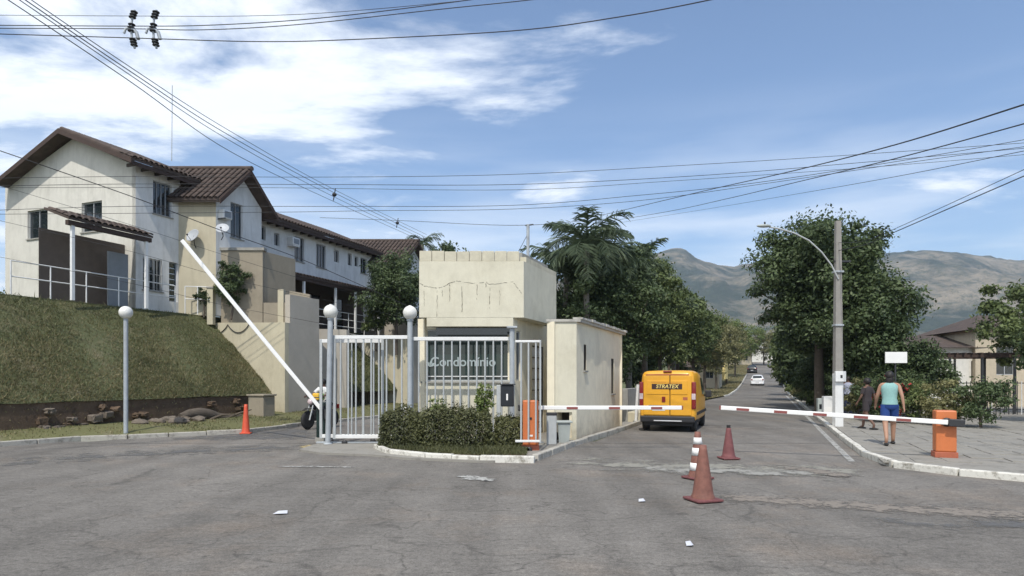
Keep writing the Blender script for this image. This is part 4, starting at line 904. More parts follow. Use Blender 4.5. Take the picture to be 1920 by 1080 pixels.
# mast and stub pole on the roof
t = thing('roof_mast', 'grey steel mast with a short crossbar standing behind the guardhouse tower', 'mast', at(990, 640, 18.6)); t.location.z = 3.3
MB().tube([(0, 0, -.05), (0, 0, 2.85)], .045, 8).build('shaft', 'galv_post', t); MB().tube([(-.08, 0, 2.82), (.16, 0, 2.85)], .02, 6).build('crossbar', 'dark_metal', t)
MB().tube([(-.02, 0, 2.55), (-.75, .1, 1.2)], .008, 5).build('stay', 'dark_metal', t)
MB().tube([(-.13, -.2, .0), (-.13, -.2, 1.95)], .055, 8).build('stub', 'galv_post', t); MB().tube([(0, -.1, .1), (.5, .6, 1.1)], .02, 6).build('brace', 'galv_post', t)
# wall and planter behind the annex
t = thing('low_wall', 'low grey wall with a green foot behind the guardhouse annex, left of the yellow van', 'wall', (*lane(5.4, 24.2), 0), ANG)
MB().bbox(-.1, .1, 0, 9, .04, 1.28, .02).build('panel', 'concrete', t); MB().bbox(.13, .6, -.2, 4, .02, .42, .03).build('planter', 'retaining_beige', t); MB().box(-1.6, -.11, 0, .16, .04, 1.28).build('return_panel', 'retaining_grey_shade', t)
t = thing('white_post', 'leaning white post behind the guardhouse annex, left of the yellow van', 'post', gnd(1192, 795), 0); MB().tube([(0, 0, 0), (.08, 0, 1.45)], .055, 8).build('shaft', 'paint_white', t); MB().tube([(0, 0, 0), (0, 0, .12)], .10, 8).build('foot', 'concrete', t)

# ---------------------------------------------------------------- gates, posts, barriers
GY = 16.0
def gx(px): return (px - 960) * GY / F
def gz(py): return EYE - (py - 708) * GY / F
def bar_gate(label, px0, px1, ztop, zbot, y, pitch_px, m='galvanised', rail=.045, at_y=None):
    s_ = (at_y or GY) / GY; x0, x1 = gx(px0) * s_, gx(px1) * s_; t = thing('sliding_gate', label, 'gate', (x0, y, 0), 0); L_ = x1 - x0
    for z_, nm in ((ztop, 'top_rail'), (zbot, 'bottom_rail')): MB().bbox(0, L_, -.03, .03, z_ - rail, z_ + rail, .008).build(nm, 'paint_white', t)
    for x in ((0, L_) if rail > .03 else (L_,)): MB().bbox(x - .035 * rail / .045, x + .035 * rail / .045, -.031, .031, zbot - rail - .02, ztop + rail + .002, .008).build('stile', m, t)
    p_ = pitch_px * GY / F; n = int((L_ - .05) / p_)
    me = MB().tube([(0, 0, zbot), (0, 0, ztop)], .022, 7, False).mesh('bar'); me.materials.append(MATS[m])
    for i in range(n): piece('bar', me, t, Matrix.Translation((p_ * (i + .8), 0, 0)))
    for x in (.25, L_ - .25): MB().lathe([(.02, -.02), (.07, -.02), (.07, .02), (.02, .02)], 12, (x, 0, .07), 'y').build('wheel', 'dark_metal', t)
    return t
bar_gate('long silver barred gate between the two globe lamp posts', 626, 768, gz(632), gz(819), GY + .06, 14.4)
bar_gate('silver barred gate in front of the tinted guardhouse window', 772, 958, gz(635), gz(822), GY + .06, 15.6)
bar_gate('sliding gate leaf behind the left lamp post, sticking out to its left', 594, 712, gz(638), gz(820), GY + .36, 21)
bar_gate('short sliding gate leaf on the right, in front of the guardhouse door', 966, 1013, EYE + 68 * 14.45 / F, EYE - 119 * 14.45 / F, 14.45, 12.5, rail=.026, at_y=14.45)
MB_rail = MB().bbox(gx(590), gx(1020), GY + .1, GY + .2, .045, .085, .01); o = MB_rail.build('gate_track', 'galv_post'); tag(o, 'steel floor track under the sliding gates', 'rail')
def post(label, px, globe=True, top=600):
    x = gx(px); t = thing('lamp_post' if globe else 'gate_pillar', label, 'lamp post' if globe else 'post', (x, GY - .06, .04), 0); h = gz(top) - .04
    MB().tube([(0, 0, 0), (0, 0, h)], .065, 12).build('shaft', 'galv_post', t); MB().lathe([(.001, 0), (.11, 0), (.11, .02), (.07, .04)], 12).build('base', 'galv_post', t)
    if globe:
        MB().lathe([(.05, h - .02), (.085, h), (.085, h + .035), (.06, h + .05), (.001, h + .05)], 14).build('collar', 'galv_post', t)
        MB().ball((0, 0, h + .20), .175, 18).build('globe', 'lamp_globe', t); MB().tube([(0, 0, h + .365), (0, 0, h + .385)], .04, 8).build('finial', 'lamp_globe', t)
    else: MB().bbox(-.13, .13, -.12, .12, h, h + .05, .01).build('cap', 'galv_post', t)
    return t
g1 = post('left grey post with a white globe lamp at the open end of the gates', 616); g1.rotation_euler = (0, R(1.2), 0)
post('right grey post with a white globe lamp between the two gates', 769.5, top=602)
post('grey post with a flat cap in front of the guardhouse corner', 960, False, 616)
t = thing('globe_lamp', 'white globe lamp on a short post at the left in front of the bank', 'lamp post', (gx(236), GY + 2.3, .1)); t.location = at(236, 780, 17.9); t.location.z = .1
MB().tube([(0, 0, 0), (0, 0, 3.25)], .06, 10).build('shaft', 'galv_post', t); MB().ball((0, 0, 3.42), .18, 16).build('globe', 'lamp_globe', t)

def striped_arm(root, L_, w, h, n, first_white=.3):
    """a barrier boom along +x from the root, white with thin red bands"""
    MB().bbox(0, L_, -w / 2, w / 2, -h / 2, h / 2, .012).build('boom', 'arm_white', root)
    for i in range(n):
        x = L_ * (i + 1) / (n + .6); MB().box(x - .13, x + .13, -w / 2 - .003, w / 2 + .003, -h / 2 + .012, h / 2 - .028).build('band', 'arm_red', root)
    if n: MB().bbox(L_ + .002, L_ + .03, -w / 2, w / 2, -h / 2, h / 2, .005).build('tip', 'arm_red', root)
def barrier(name_label, loc, rz, tilt, L_, n, body, arm_z=.93, size=(.36, .3, 1.12), rail_side=-.02):
    t = thing('barrier', name_label, 'barrier', loc, rz)
    w, d_, h = size
    MB().bbox(-w / 2, w / 2, -d_ / 2, d_ / 2, .12, h, .025).build('cabinet', body, t); MB().bbox(-w / 2 - .02, w / 2 + .02, -d_ / 2 - .02, d_ / 2 + .02, 0, .118, .01).build('plinth', 'orange_dirty' if 'orange' in body else 'concrete', t)
    MB().box(-w / 2 + .05, w / 2 - .05, -d_ / 2 - .012, -d_ / 2 - .002, .22, h - .1).build('hatch', body, t)
    MB().box(-.02, .03, -d_ / 2 - .025, -d_ / 2 - .013, h * .62, h * .62 + .05).build('lock', 'black_box', t); MB().box(-.05, .05, -d_ / 2 - .02, -d_ / 2 - .013, h * .28, h * .28 + .04).build('badge', 'tape_white', t)
    MB().lathe([(.001, 0), (.09, 0), (.09, .06), (.001, .06)], 14, (0, d_ / 2, arm_z), 'y').build('hub', 'dark_metal', t)
    a = bpy.data.objects.new('arm', None); C.objects.link(a); a.parent = t; a.location = (0, d_ / 2 + .11, arm_z); a.rotation_euler = (0, -tilt, 0)
    striped_arm(a, L_, .05, .095, n)
    MB().bbox(-.28, -.01, -.05, .05, -.075, .075, .015).build('counterweight', 'dark_metal', a)
    return t
barrier('orange barrier cabinet with its white boom lowered across the avenue in front of the van', (gx(994) * .93, 14.72, .04), 0, 0, 3.55, 3, 'orange_paint', arm_z=.955, size=(.36, .3, 1.14))
barrier('dark green barrier cabinet with its white boom raised high to the left', (gx(604) * 1.035, 16.75, .02), math.pi, R(50.5), 5.65, 0, 'glass_tint', arm_z=.86, size=(.34, .3, 1.05))
# right boom
a = Vector((8.75, 12.95, 0)); b = Vector((4.74, 14.5, 0)); d = b - a
barrier('orange barrier cabinet on the right pavement with its boom lowered over the exit lane', (a.x, a.y, .09), math.atan2(d.y, d.x), math.atan2(.22, d.length), d.length, 5, 'orange_paint', arm_z=.72, size=(.36, .3, .95))
t = thing('barrier_housing', 'pale grey metal box beside the orange cabinet, under the boom', 'box', (gw(1034, 15.9), 15.9, .045)); MB().bbox(-.12, .12, -.1, .1, 0, .72, .015).build('case', 'galvanised', t); MB().bbox(-.13, .13, -.11, .11, .722, .79, .01).build('cap', 'dark_metal', t)
# intercom
t = thing('intercom_post', 'grey post carrying a black card reader box above the hedge', 'intercom', (gw(935, 15.1), 15.1, .1)); MB().bbox(-.05, .05, -.05, .05, 0, 1.42, .01).build('post', 'galvanised', t)
MB().bbox(.052, .36, -.11, .09, .92, 1.43, .02).build('box', 'black_box', t); MB().box(.18, .22, -.118, -.111, 1.07, 1.22).build('label_plate', 'tape_white', t); MB().bbox(.04, .40, -.15, .1, 1.432, 1.455, .006).build('hood', 'black_box', t)
# bin in the niche
t = thing('waste_bin', 'grey plastic waste bin with a lid beside the low niche of the annex', 'bin', (gw(1057, 16.4), 16.4, .045))
MB().loft([[(x * s_, y * s_, z_) for x, y in ((-.16, -.16), (.16, -.16), (.16, .16), (-.16, .16))] for s_, z_ in ((.8, 0), (1, .5))], smooth=False).build('body', 'bin_grey', t); MB().bbox(-.21, .21, -.2, .2, .502, .55, .015).build('lid', 'bin_grey', t)
t = thing('bag_pile', 'dark rubbish bag beside the waste bin', 'bag', (gw(1038, 16.7), 16.6, .045)); m_ = MB().ball((0, 0, .12), .15, 8, (1, 1, .8)); rnd = random.Random(1); m_.v = [tuple(c * (1 + rnd.uniform(-.12, .12)) for c in v) for v in m_.v]; m_.build('sack', 'dark_cloth', t)
t = thing('bollard', 'white bollard standing behind the gate, left of the guardhouse', 'bollard', (gw(759, 18.3), 18.3, .045)); MB().lathe([(.001, 0), (.07, 0), (.07, .75), (.05, .80), (.001, .81)], 12).build('shaft', 'arm_white', t)
# ---------------------------------------------------------------- vegetation
def leaf_quads(P, N_, size, rng, asp=0.55):
    n = len(P); a = rng.normal(size=(n, 3)); a -= N_ * (a * N_).sum(1)[:, None]; a /= np.linalg.norm(a, axis=1)[:, None] + 1e-9
    b = np.cross(N_, a); s = (size * rng.uniform(.55, 1.35, n))[:, None]
    Q = np.empty((n, 4, 3)); Q[:, 0] = P - a * s; Q[:, 1] = P + b * s * asp + a * s * .1; Q[:, 2] = P + a * s; Q[:, 3] = P - b * s * asp + a * s * .1
    Q[:, 2] -= [0, 0, 1] * s * .25
    return Q
def crown_points(c, rad, count, nclump, rng, fill=0.5, flat=1.0, clump_r=(.11, .27)):
    """leaf positions gathered in clumps spread through an uneven crown"""
    c = np.array(c, float); rad = np.array(rad, float); cl = []
    for i in range(nclump):
        d = rng.normal(size=3); d /= np.linalg.norm(d); r = rng.uniform(.25, 1.0) ** .6
        cl.append(c + d * rad * r * rng.uniform(.78, 1.14))
    cl = np.array(cl); cr = rng.uniform(clump_r[0], clump_r[1], nclump) * rad.mean()
    w = cr ** 2; idx = rng.choice(nclump, count, p=w / w.sum())
    d = rng.normal(size=(count, 3)); d /= np.linalg.norm(d, axis=1)[:, None]; rr = rng.random(count) ** fill
    shp = rng.uniform(.7, 1.5, (nclump, 3)) * [1, 1, .62 * flat]
    P = cl[idx] + d * (cr[idx] * rr)[:, None] * shp[idx] + rng.normal(0, .16, (count, 3)) * cr[idx][:, None]
    st = rng.random(count) < .10; dd = rng.normal(size=(count, 3)); dd /= np.linalg.norm(dd, axis=1)[:, None]; P[st] = (c + dd * rad * (rng.random(count) ** .4)[:, None] * 1.02)[st]
    Nn = d + rng.normal(0, .55, (count, 3)) + [0, 0, .55]; Nn /= np.linalg.norm(Nn, axis=1)[:, None]
    return P, Nn, cl
def tree(label, x, y, z, h, rx, rz, lm='leaf_mid', leaves=9000, size=.11, nclump=34, seed=1, name='tree', trunk=.16, cz=None, ry=None, group=None, lean=0.0, limbs=9, cat='tree', drop=None):
    rng = np.random.default_rng(seed); t = thing(name, label, cat, (x, y, z), 0, group)
    cz = h - rz if cz is None else cz; ry = ry or rx
    small = rx < 2.0; P, Nn, cl = crown_points((lean, 0, cz), (rx, ry, rz), leaves, int(nclump * (1.5 if small else 1)), rng, clump_r=(.20, .38) if small else (.12, .28))
    if drop is not None: keep = P[:, 2] > drop; P, Nn = P[keep], Nn[keep]
    raw('crown', leaf_quads(P, Nn, size, rng).reshape(-1, 3), np.arange(4 * len(P)).reshape(-1, 4), lm, t)
    top = max(cz - rz * .45, h * .25); tr = MB()
    p = [(0, 0, -.1), (rng.normal(0, .05), rng.normal(0, .05), top * .5), (lean * .4, 0, top), (lean * .8, 0, cz + rz * .3)]
    tr.tube(p, [trunk * 1.25, trunk, trunk * .8, trunk * .25], 8); tr.build('trunk', 'bark', t)
    order = rng.permutation(len(cl))[:limbs]
    for i in order:
        a = Vector((lean * .35, 0, top * rng.uniform(.75, 1.02))); b = Vector(cl[i]); m_ = a.lerp(b, .5) + Vector((0, 0, -.08 * (b - a).length))
        MB().tube([a, m_, b], [trunk * .42, trunk * .26, trunk * .08], 5).build('branch', 'bark', t)
    return t
def palm(label, x, y, z, h, fl=2.2, nf=18, seed=1, trunk=.14, lift=.5, lm='leaf_palm', name='palm_tree', nl=34):
    rng = np.random.default_rng(seed); t = thing(name, label, 'palm', (x, y, z), 0)
    MB().tube([(0, 0, -.1), (.05, 0, h * .4), (-.03, .03, h * .8), (0, 0, h)], [trunk * 1.3, trunk, trunk * .85, trunk * .8], 10).build('trunk', 'palm_bark', t)
    for f in range(nf):
        az = 6.283 * f / nf + rng.uniform(-.2, .2); el = rng.uniform(-.15, 1.35) ; L_ = fl * rng.uniform(.8, 1.1)
        d = np.array([math.cos(az), math.sin(az), 0]); side = np.array([-d[1], d[0], 0]); pts = []; p = np.array([0, 0, h]); e = el
        for k in range(9):
            pts.append(p.copy()); p = p + (d * math.cos(e) + np.array([0, 0, math.sin(e)])) * L_ / 8; e -= (.16 + .10 * lift * (k / 3)) * 1.1
        pts = np.array(pts); V_, Fc = [], []
        for s_ in (-1, 1):
            for k in range(nl):
                u_ = .12 + .88 * k / nl; q = u_ * 8; i = min(int(q), 7); b = pts[i] + (pts[i + 1] - pts[i]) * (q - i); tg = pts[i + 1] - pts[i]; tg /= np.linalg.norm(tg)
                ll = fl * .30 * math.sin(math.pi * (.12 + .83 * u_)) * rng.uniform(.8, 1.15) + .08
                dr = side * s_ * .8 + tg * .65 + np.array([0, 0, rng.uniform(-.55, .35)]); dr /= np.linalg.norm(dr); w = tg * .022 + np.array([0, 0, .012])
                o = len(V_); V_ += [b - w, b + w, b + dr * ll * .6 + w * .9 - [0, 0, .05 * ll], b + dr * ll - [0, 0, .28 * ll], b + dr * ll * .6 - w * .9 - [0, 0, .05 * ll]]; Fc.append((o, o + 1, o + 2, o + 3, o + 4))
        m_ = MB(); m_.add(V_, Fc); m_.tube([tuple(q) for q in pts], [.03 * (1 - i / 9) + .006 for i in range(9)], 4, False); m_.build('frond', lm, t)
    return t
# the tall palms and trees behind the guardhouse
p = at(1100, 500, 27); palm('tallest ragged palm behind the guardhouse, rising above all the trees of the median', p.x, p.y, 0, 7.2, 2.5, 30, 3, lift=.25)
p = at(1062, 540, 29); palm('lower palm leaning out left of the tallest palm, just behind the tower', p.x, p.y, 0, 6.3, 2.6, 22, 5, lift=.5)
p = at(1135, 520, 31); palm('palm between the tallest palm and the leafy median trees', p.x, p.y, 0, 7.0, 2.6, 22, 8, lift=.4)
p = at(1208, 490, 36); palm('palm whose pointed top stands out of the leafy median trees', p.x, p.y, 0, 8.3, 1.9, 18, 9, lift=.3)
MT = [(1105, 28.5, 7.0, 2.3, 2.7, 'leaf_dark', 'dark tree under the tallest palm behind the guardhouse'),
      (1160, 29.5, 7.8, 2.1, 2.9, 'leaf_dark', 'dark leafy tree just behind the guardhouse annex roof'),
      (1207, 33.5, 8.6, 2.1, 3.0, 'leaf_mid', 'tall full leafy tree above and behind the left side of the yellow van'),
      (1238, 39, 8.0, 2.1, 2.9, 'leaf_mid', 'leafy tree rising directly behind the yellow van roof'),
      (1272, 46, 8.0, 2.3, 2.5, 'leaf_mid', 'bright green rounded tree to the right above the yellow van'),
      (1300, 53, 8.4, 2.4, 2.9, 'leaf_mid', 'median tree with dark bare trunk right of the van roof'),
      (1322, 62, 8.0, 2.5, 2.9, 'leaf_olive', 'olive median tree with a slim trunk near the white kerb nose'),
      (1343, 74, 9.0, 2.7, 3.4, 'leaf_olive', 'olive brown median tree in front of the blue hillside'),
      (1362, 88, 9.0, 2.8, 3.4, 'leaf_olive', 'pale olive median tree where the avenue starts to rise'),
      (1378, 104, 9.5, 2.9, 3.6, 'leaf_light', 'light green tree at the far end of the median')]
for i, (px, Y, h, rx, rz, lm, lb) in enumerate(MT):
    tree(lb, (px - 960) / F * Y, Y, rise(Y), h, rx, rz, lm, 22000 if i < 5 else 12000, .08 if i < 4 else .115, 84, 11 + i, trunk=.13, group='trees along the median')
p = at(1178, 500, 31.5); palm('feathery palm right above the annex roof', p.x, p.y, 0, 6.6, 2.2, 24, 17, lift=.35)
p = at(1040, 560, 33); palm('feathery palm half hidden behind the tower side', p.x, p.y, 0, 5.4, 2.3, 20, 18, lift=.4)
p = at(1262, 560, 41); palm('small feathery palm above the rear of the yellow van', p.x, p.y, 0, 6.0, 2.0, 20, 19, lift=.4)
# second row, on the far side of the median
for i, (px, Y, h, rx, rz, lm, lb) in enumerate([(1075, 38, 6.8, 2.4, 2.6, 'leaf_dark', 'dark tree filling the gap between the tower and the tallest palm'), (1180, 44, 7.0, 2.6, 3.0, 'leaf_dark', 'dark tree in the second row, seen between trunks left of the van'), (1255, 66, 8.2, 3.2, 3.2, 'leaf_dark', 'dark tree of the second row behind the yellow house gap'),
                                    (1310, 90, 10.0, 3.6, 3.8, 'leaf_olive', 'broad olive tree behind the median, left of the pale houses'), (1400, 150, 10.0, 4.8, 4.2, 'leaf_light', 'light green tree closing the view at the top of the avenue'), (1432, 150, 9.0, 4.4, 4.0, 'leaf_olive', 'olive tree standing before the white house at the avenue top'), (1352, 135, 10, 4.2, 4.4, 'leaf_olive', 'dull olive tree left of the avenue top')]):
    tree(lb, (px - 960) / F * Y, Y, rise(Y), h, rx, rz, lm, 8000, .16, 40, 41 + i, trunk=.15, group='second row of trees')
# far right row beside the pavement
tree('huge dark spreading tree behind the concrete pole on the right', at(1545, 700, 29).x, 29.4, .08, 9.9, 2.75, 3.3, 'leaf_dark', 56000, .085, 150, 71, trunk=.20, cz=6.2, limbs=22, group='trees along the right pavement')
for i, (px, Y, h, rx, rz, cz, lm, lb) in enumerate([(1630, 27.6, 6.9, 1.75, 2.9, 4.1, 'leaf_dark', 'dark lower tree hanging right of the concrete pole'), (1600, 30.5, 5.6, 1.9, 1.8, 3.7, 'leaf_dark', 'dark tree filling the space behind the concrete pole, low over the pergola'), (1525, 37, 6.5, 1.9, 2.7, 3.7, 'leaf_dark', 'dark drooping tree left of the pole, low over the pavement'), (1508, 47, 6.9, 2.4, 3.2, 3.6, 'leaf_mid', 'green tree bending over the right kerb beyond the drooping one'), (1500, 60, 7.4, 2.4, 3.3, 4.4, 'leaf_mid', 'green kerbside tree just above the parked dark car'),
                                    (1492, 80, 8.2, 2.9, 3.5, 5.4, 'leaf_mid', 'far kerbside tree on the right where the avenue climbs'), (1480, 108, 10.5, 3.4, 4.2, 6.6, 'leaf_olive', 'farthest olive tree on the right side of the avenue')]):
    tree(lb, (px - 960) / F * Y, Y, rise(Y) + .08, h, rx, rz, lm, 22000 if i < 3 else 12000, .085 if i < 2 else .13, 56, 81 + i, cz=cz, trunk=.14, group='trees along the right pavement')
for i, (px, Y, h, r_, cz, lb) in enumerate([(1655, 27.2, 3.3, 1.1, 2.2, 'bushy low tree hiding the pergola, left of the white board'), (1725, 26.5, 3.0, 1.2, 1.9, 'bushy low tree in front of the pergola, right of the white board'), (1585, 31, 3.6, 1.1, 2.3, 'bushy low tree right behind the concrete pole'), (1548, 33, 3.4, 1.5, 2.0, 'dense low foliage left behind the concrete pole, around the big trunk')]):
    tree(lb, (px - 960) / F * Y, Y, .05, h, r_, h * .42, 'leaf_dark', 11000, .065, 44, 171 + i, cz=cz, trunk=.07, group='bushy low trees on the right')
tree('small airy tree far right behind the iron fence', 23.5, 29, 0, 6.2, 2.4, 2.0, 'leaf_mid', 10000, .10, 36, 95)
tree('bushy tree at the right edge behind the pavement', 20.0, 22.5, 0, 4.6, 1.9, 1.6, 'leaf_dark', 12000, .08, 36, 96)
# left side
tree('bushy dark tree in front of the far gable wing, left of the guardhouse tower', at(742, 560, 34).x, 34, 3.0, 5.3, 1.55, 1.9, 'leaf_dark', 24000, .07, 60, 101, trunk=.09)
tree('low leafy shrub left of the bushy tree above the farther bank', at(703, 600, 34).x, 34.3, 3.2, 2.6, .7, .8, 'leaf_mid', 3500, .07, 16, 102, trunk=.05, name='shrub', cat='shrub')
p = at(792, 458, 47); palm('distant palm crown showing over the left corner of the tower', p.x, p.y, 4, p.z - 4, 1.9, 16, 13, nl=16)
tree('distant dark tree top showing above the guardhouse tower', at(838, 480, 50).x, 50, 4, 8.3, 2.0, 1.7, 'leaf_dark', 5000, .14, 24, 104)
tree('dark climbing shrub against the brown porch block', at(432, 520, 26.5).x, 26.55, 4.2, 2.45, .55, .95, 'leaf_dark', 6000, .05, 22, 105, trunk=.04, name='shrub', cat='shrub')
tree('small dark potted plant on the terrace behind the white railing', at(376, 575, 26.3).x, 26.6, TZ, 1.1, .35, .35, 'leaf_dark', 1500, .05, 10, 106, trunk=.03, name='shrub', cat='shrub')
tree('large tree left of the end house beyond the bank', -28, 24, 4, 8.5, 3.0, 2.8, 'leaf_mid', 16000, .11, 44, 107)
tree('round shrub on the bank at the far left', -18.5, 21.6, 3.6, 1.6, .9, .7, 'leaf_mid', 5000, .05, 20, 108, trunk=.05, name='shrub', cat='shrub')
# shrubs on the right pavement border
for i, (px, Y, h, r_, lm, lb) in enumerate([(1612, 25, 1.5, .75, 'leaf_olive', 'olive shrub right of the concrete pole'), (1640, 24, 1.8, .7, 'leaf_dark', 'dark shrub behind the walking person, left of the red flowers'), (1662, 23, 1.7, .7, 'leaf_dark', 'shrub with red flowers beside the walking person'), (1712, 22.5, 1.6, .8, 'leaf_mid', 'green shrub right of the red flowering one'),
                                      (1768, 21.5, 1.5, .8, 'leaf_olive', 'olive shrub near the right edge of the pavement border'), (1840, 20.5, 1.7, .9, 'leaf_dark', 'rightmost dark shrub of the pavement border'), (1585, 28, 2.0, .8, 'leaf_dark', 'dark shrub half behind the concrete pole'), (1528, 36, 1.0, .9, 'leaf_mid', 'low green shrub under the drooping tree'), (1508, 46, 1.0, 1.0, 'leaf_olive', 'low olive shrub by the far right kerb')]):
    tree(lb, (px - 960) / F * Y, Y, .08, h, r_, h * .45, lm, 4200, .05, 22, 121 + i, trunk=.04, name='shrub', cat='shrub', group='shrubs along the right pavement')
rng = np.random.default_rng(5); sh = [o for o in C.objects if o.get('label') == 'shrub with red flowers beside the walking person'][0]
P, Nn, _ = crown_points((0, 0, .95), (.7, .7, .75), 500, 18, rng); raw('flowers', leaf_quads(P, Nn, .05, rng, .9).reshape(-1, 3), np.arange(4 * len(P)).reshape(-1, 4), 'flower_red', sh)['kind'] = 'stuff'
# hedge
def hedge(label, x0, x1, y0, y1, h, n, seed):
    rng = np.random.default_rng(seed); t = thing('hedge', label, 'hedge', ((x0 + x1) / 2, (y0 + y1) / 2, .08)); lx, ly = (x1 - x0) / 2, (y1 - y0) / 2
    P = rng.uniform(-1, 1, (n, 3)); P[:, 2] = P[:, 2] * .5 + .5
    face = rng.random(n); ax = rng.integers(0, 3, n); push = rng.random(n) < .75
    for k in range(3):
        s = push & (ax == k); P[s, k] = np.where(rng.random(s.sum()) < .5, 1, -1) * rng.uniform(.86, 1.0, s.sum()) if k < 2 else rng.uniform(.9, 1.0, s.sum())
    rnd_ = 1 - .16 * np.clip(np.abs(P[:, 0]) ** 6 + np.abs(P[:, 1]) ** 4, 0, 1) * P[:, 2]
    bumps = 1 + .12 * np.sin(P[:, 0] * lx * 5 + seed) * np.cos(P[:, 1] * 3) + .09 * np.sin(P[:, 0] * lx * 13 + P[:, 1] * 4) + np.where(rng.random(n) < .07, .22 * rng.random(n), 0)
    Q = np.stack([P[:, 0] * lx * rnd_, P[:, 1] * ly * rnd_ * bumps, P[:, 2] * h * rnd_ * bumps], 1) + rng.normal(0, .025, (n, 3)); Q[:, 2] = np.maximum(Q[:, 2], .03)
    Nn = np.stack([P[:, 0], P[:, 1], P[:, 2]], 1) + rng.normal(0, .6, (n, 3)); Nn /= np.linalg.norm(Nn, axis=1)[:, None]
    raw('foliage', leaf_quads(Q, Nn, .030, rng).reshape(-1, 3), np.arange(4 * n).reshape(-1, 4), 'leaf_hedge', t)
    m_ = MB()
    for i in range(int(lx * 14)):
        a = rng.uniform(-1, 1, 2) * [lx * .9, ly * .7]; m_.tube([(a[0], a[1], -.02), (a[0] + rng.normal(0, .08), a[1] + rng.normal(0, .06), h * .9)], [.012, .005], 4, False)
    m_.build('stems', 'bark', t, kind='stuff'); return t
hedge('small dark clipped hedge below the right globe lamp post', -3.10, -2.15, 14.75, 15.45, .80, 9000, 1)
hedge('long dark clipped hedge in front of the guardhouse', -2.25, -.42, 14.65, 15.5, .84, 17000, 2)
hedge('low end of the hedge around the card reader post', -.42, .28, 14.8, 15.45, .66, 5500, 3)
tree('taller light green sprig growing out of the hedge by the card reader', at(908, 760, 15).x, 15.1, .1, 1.45, .22, .42, 'leaf_light', 1500, .034, 34, 140, trunk=.015, name='sprig', cat='plant', cz=1.05)
tree('light green plant beside the left end of the long hedge', at(820, 770, 15.3).x, 15.4, .1, 1.12, .3, .2, 'leaf_light', 500, .03, 10, 141, trunk=.01, name='sprig', cat='plant')

# ---------------------------------------------------------------- hills
def hills():
    prof = [(-900, 560), (0, 570), (600, 560), (1000, 540), (1130, 520), (1200, 492), (1235, 481), (1262, 477), (1285, 480), (1305, 487), (1340, 491), (1372, 497), (1400, 489), (1440, 480), (1500, 492), (1580, 500), (1640, 492), (1700, 482), (1800, 474), (1920, 486), (2200, 500), (2900, 540)]
    xs = np.array([p[0] for p in prof], float); ys = np.array([p[1] for p in prof], float)
    import mathutils.noise as mn
    cols, rows = 420, 60; vs = []
    for j in range(rows):
        r_ = 600 + (2300 - 600) * j / (rows - 1)
        for i in range(cols):
            px = -900 + 3800 * i / (cols - 1); y = np.interp(px, xs, ys); t = (r_ - 600) / 1200; X = (px - 960) / F * r_
            top = (708 - y) * 1800 / F
            if t <= 1: s_ = t * t * (3 - 2 * t)
            else: s_ = 1 - .55 * ((t - 1) / .42) ** 1.3
            n_ = mn.fractal(Vector((X * .0035, r_ * .0035, 3)), 1.0, 2.1, 6); n2 = abs(mn.fractal(Vector((X * .0022, r_ * .0010, 9)), 1.0, 2.0, 5))
            amp = min(1, t * 2.2) * (0.35 + .65 * min(1, abs(t - 1) * 4))
            vs.append((X, r_, max(-5, top * s_ + (n_ * 26 - n2 * 90 + 8) * amp * .9 + mn.noise(Vector((X * .02, r_ * .02, 1))) * 4 - abs(mn.noise(Vector((X * .009, r_ * .003, 5)))) * 38 * min(1, t * 2) * min(1, .25 + abs(t - 1) * 3))))
    mb = MB(); mb.add(vs, [(j * cols + i, j * cols + i + 1, (j + 1) * cols + i + 1, (j + 1) * cols + i) for j in range(rows - 1) for i in range(cols - 1)], True)
    struct('hills', mb, 'hill')
hills()

# ---------------------------------------------------------------- far houses
def simple_house(label, x, y, z, w, d, h, m, roofm='tile', wins=3, rz=ANG, roof_h=1.1):
    t = thing('far_house', label, 'house', (x, y, z), rz); holes = [(w * (i + .5) / wins - .45, w * (i + .5) / wins + .45, h * .42, h * .78) for i in range(wins)]
    wall(t, 'wall', m, (0, 0, 0), X3, -Y3, w, -.5, h, holes)
    for q in holes: window(t, (0, 0, 0), X3, -Y3, *q, sill=False)
    MB().box(0.001, w - .001, .21, d, -.5, h - .002).build('wall', m, t)
    MB().add([(-.4, -.4, h), (w + .4, -.4, h), (w + .4, d + .4, h), (-.4, d + .4, h), (w * .2, d / 2, h + roof_h), (w * .8, d / 2, h + roof_h)], [(0, 1, 5, 4), (2, 3, 4, 5), (1, 2, 5), (3, 0, 4), (3, 2, 1, 0)]).build('roof', roofm, t); return t
def fx(px, Y): return (px - 960) / F * Y
simple_house('yellow house glimpsed through the median trees above the van', fx(1262, 84), 84, 2.0, 6.5, 6, 5.4, 'yellow_house', wins=3)
simple_house('pale house between the median tree trunks, right of the van', fx(1276, 78), 78, .6, 4.5, 5, 2.4, 'far_beige', wins=2)
simple_house('white house at the top of the avenue behind the black car', fx(1398, 170), 170, 6, 8, 8, 5.5, 'far_white', wins=2)
simple_house('beige house at the top of the avenue, left of the road', fx(1366, 150), 150, 4, 5, 6, 4, 'far_beige', wins=2)
simple_house('low white house behind the shrubs and the iron pergola on the right', fx(1598, 37), 37, 0, 11, 7, 3.4, 'far_white', wins=4, rz=R(-6), roof_h=.9)
simple_house('cream house partly hidden behind the bushy tree at the far right', fx(1880, 34), 36, 0, 9, 7, 4.4, 'far_beige', wins=3, rz=R(-10))
for i, (px, Y, m, z_) in enumerate([(1180, 150, 'far_white', 6), (1430, 230, 'far_white', 9), (1225, 200, 'far_beige', 9)]):
    simple_house(['far white house seen between the dark trunks left of the van', 'farthest small white house beyond the end of the avenue', 'far beige house on the slope behind the median'][i], fx(px, Y), Y, z_, 9, 8, 5, m)
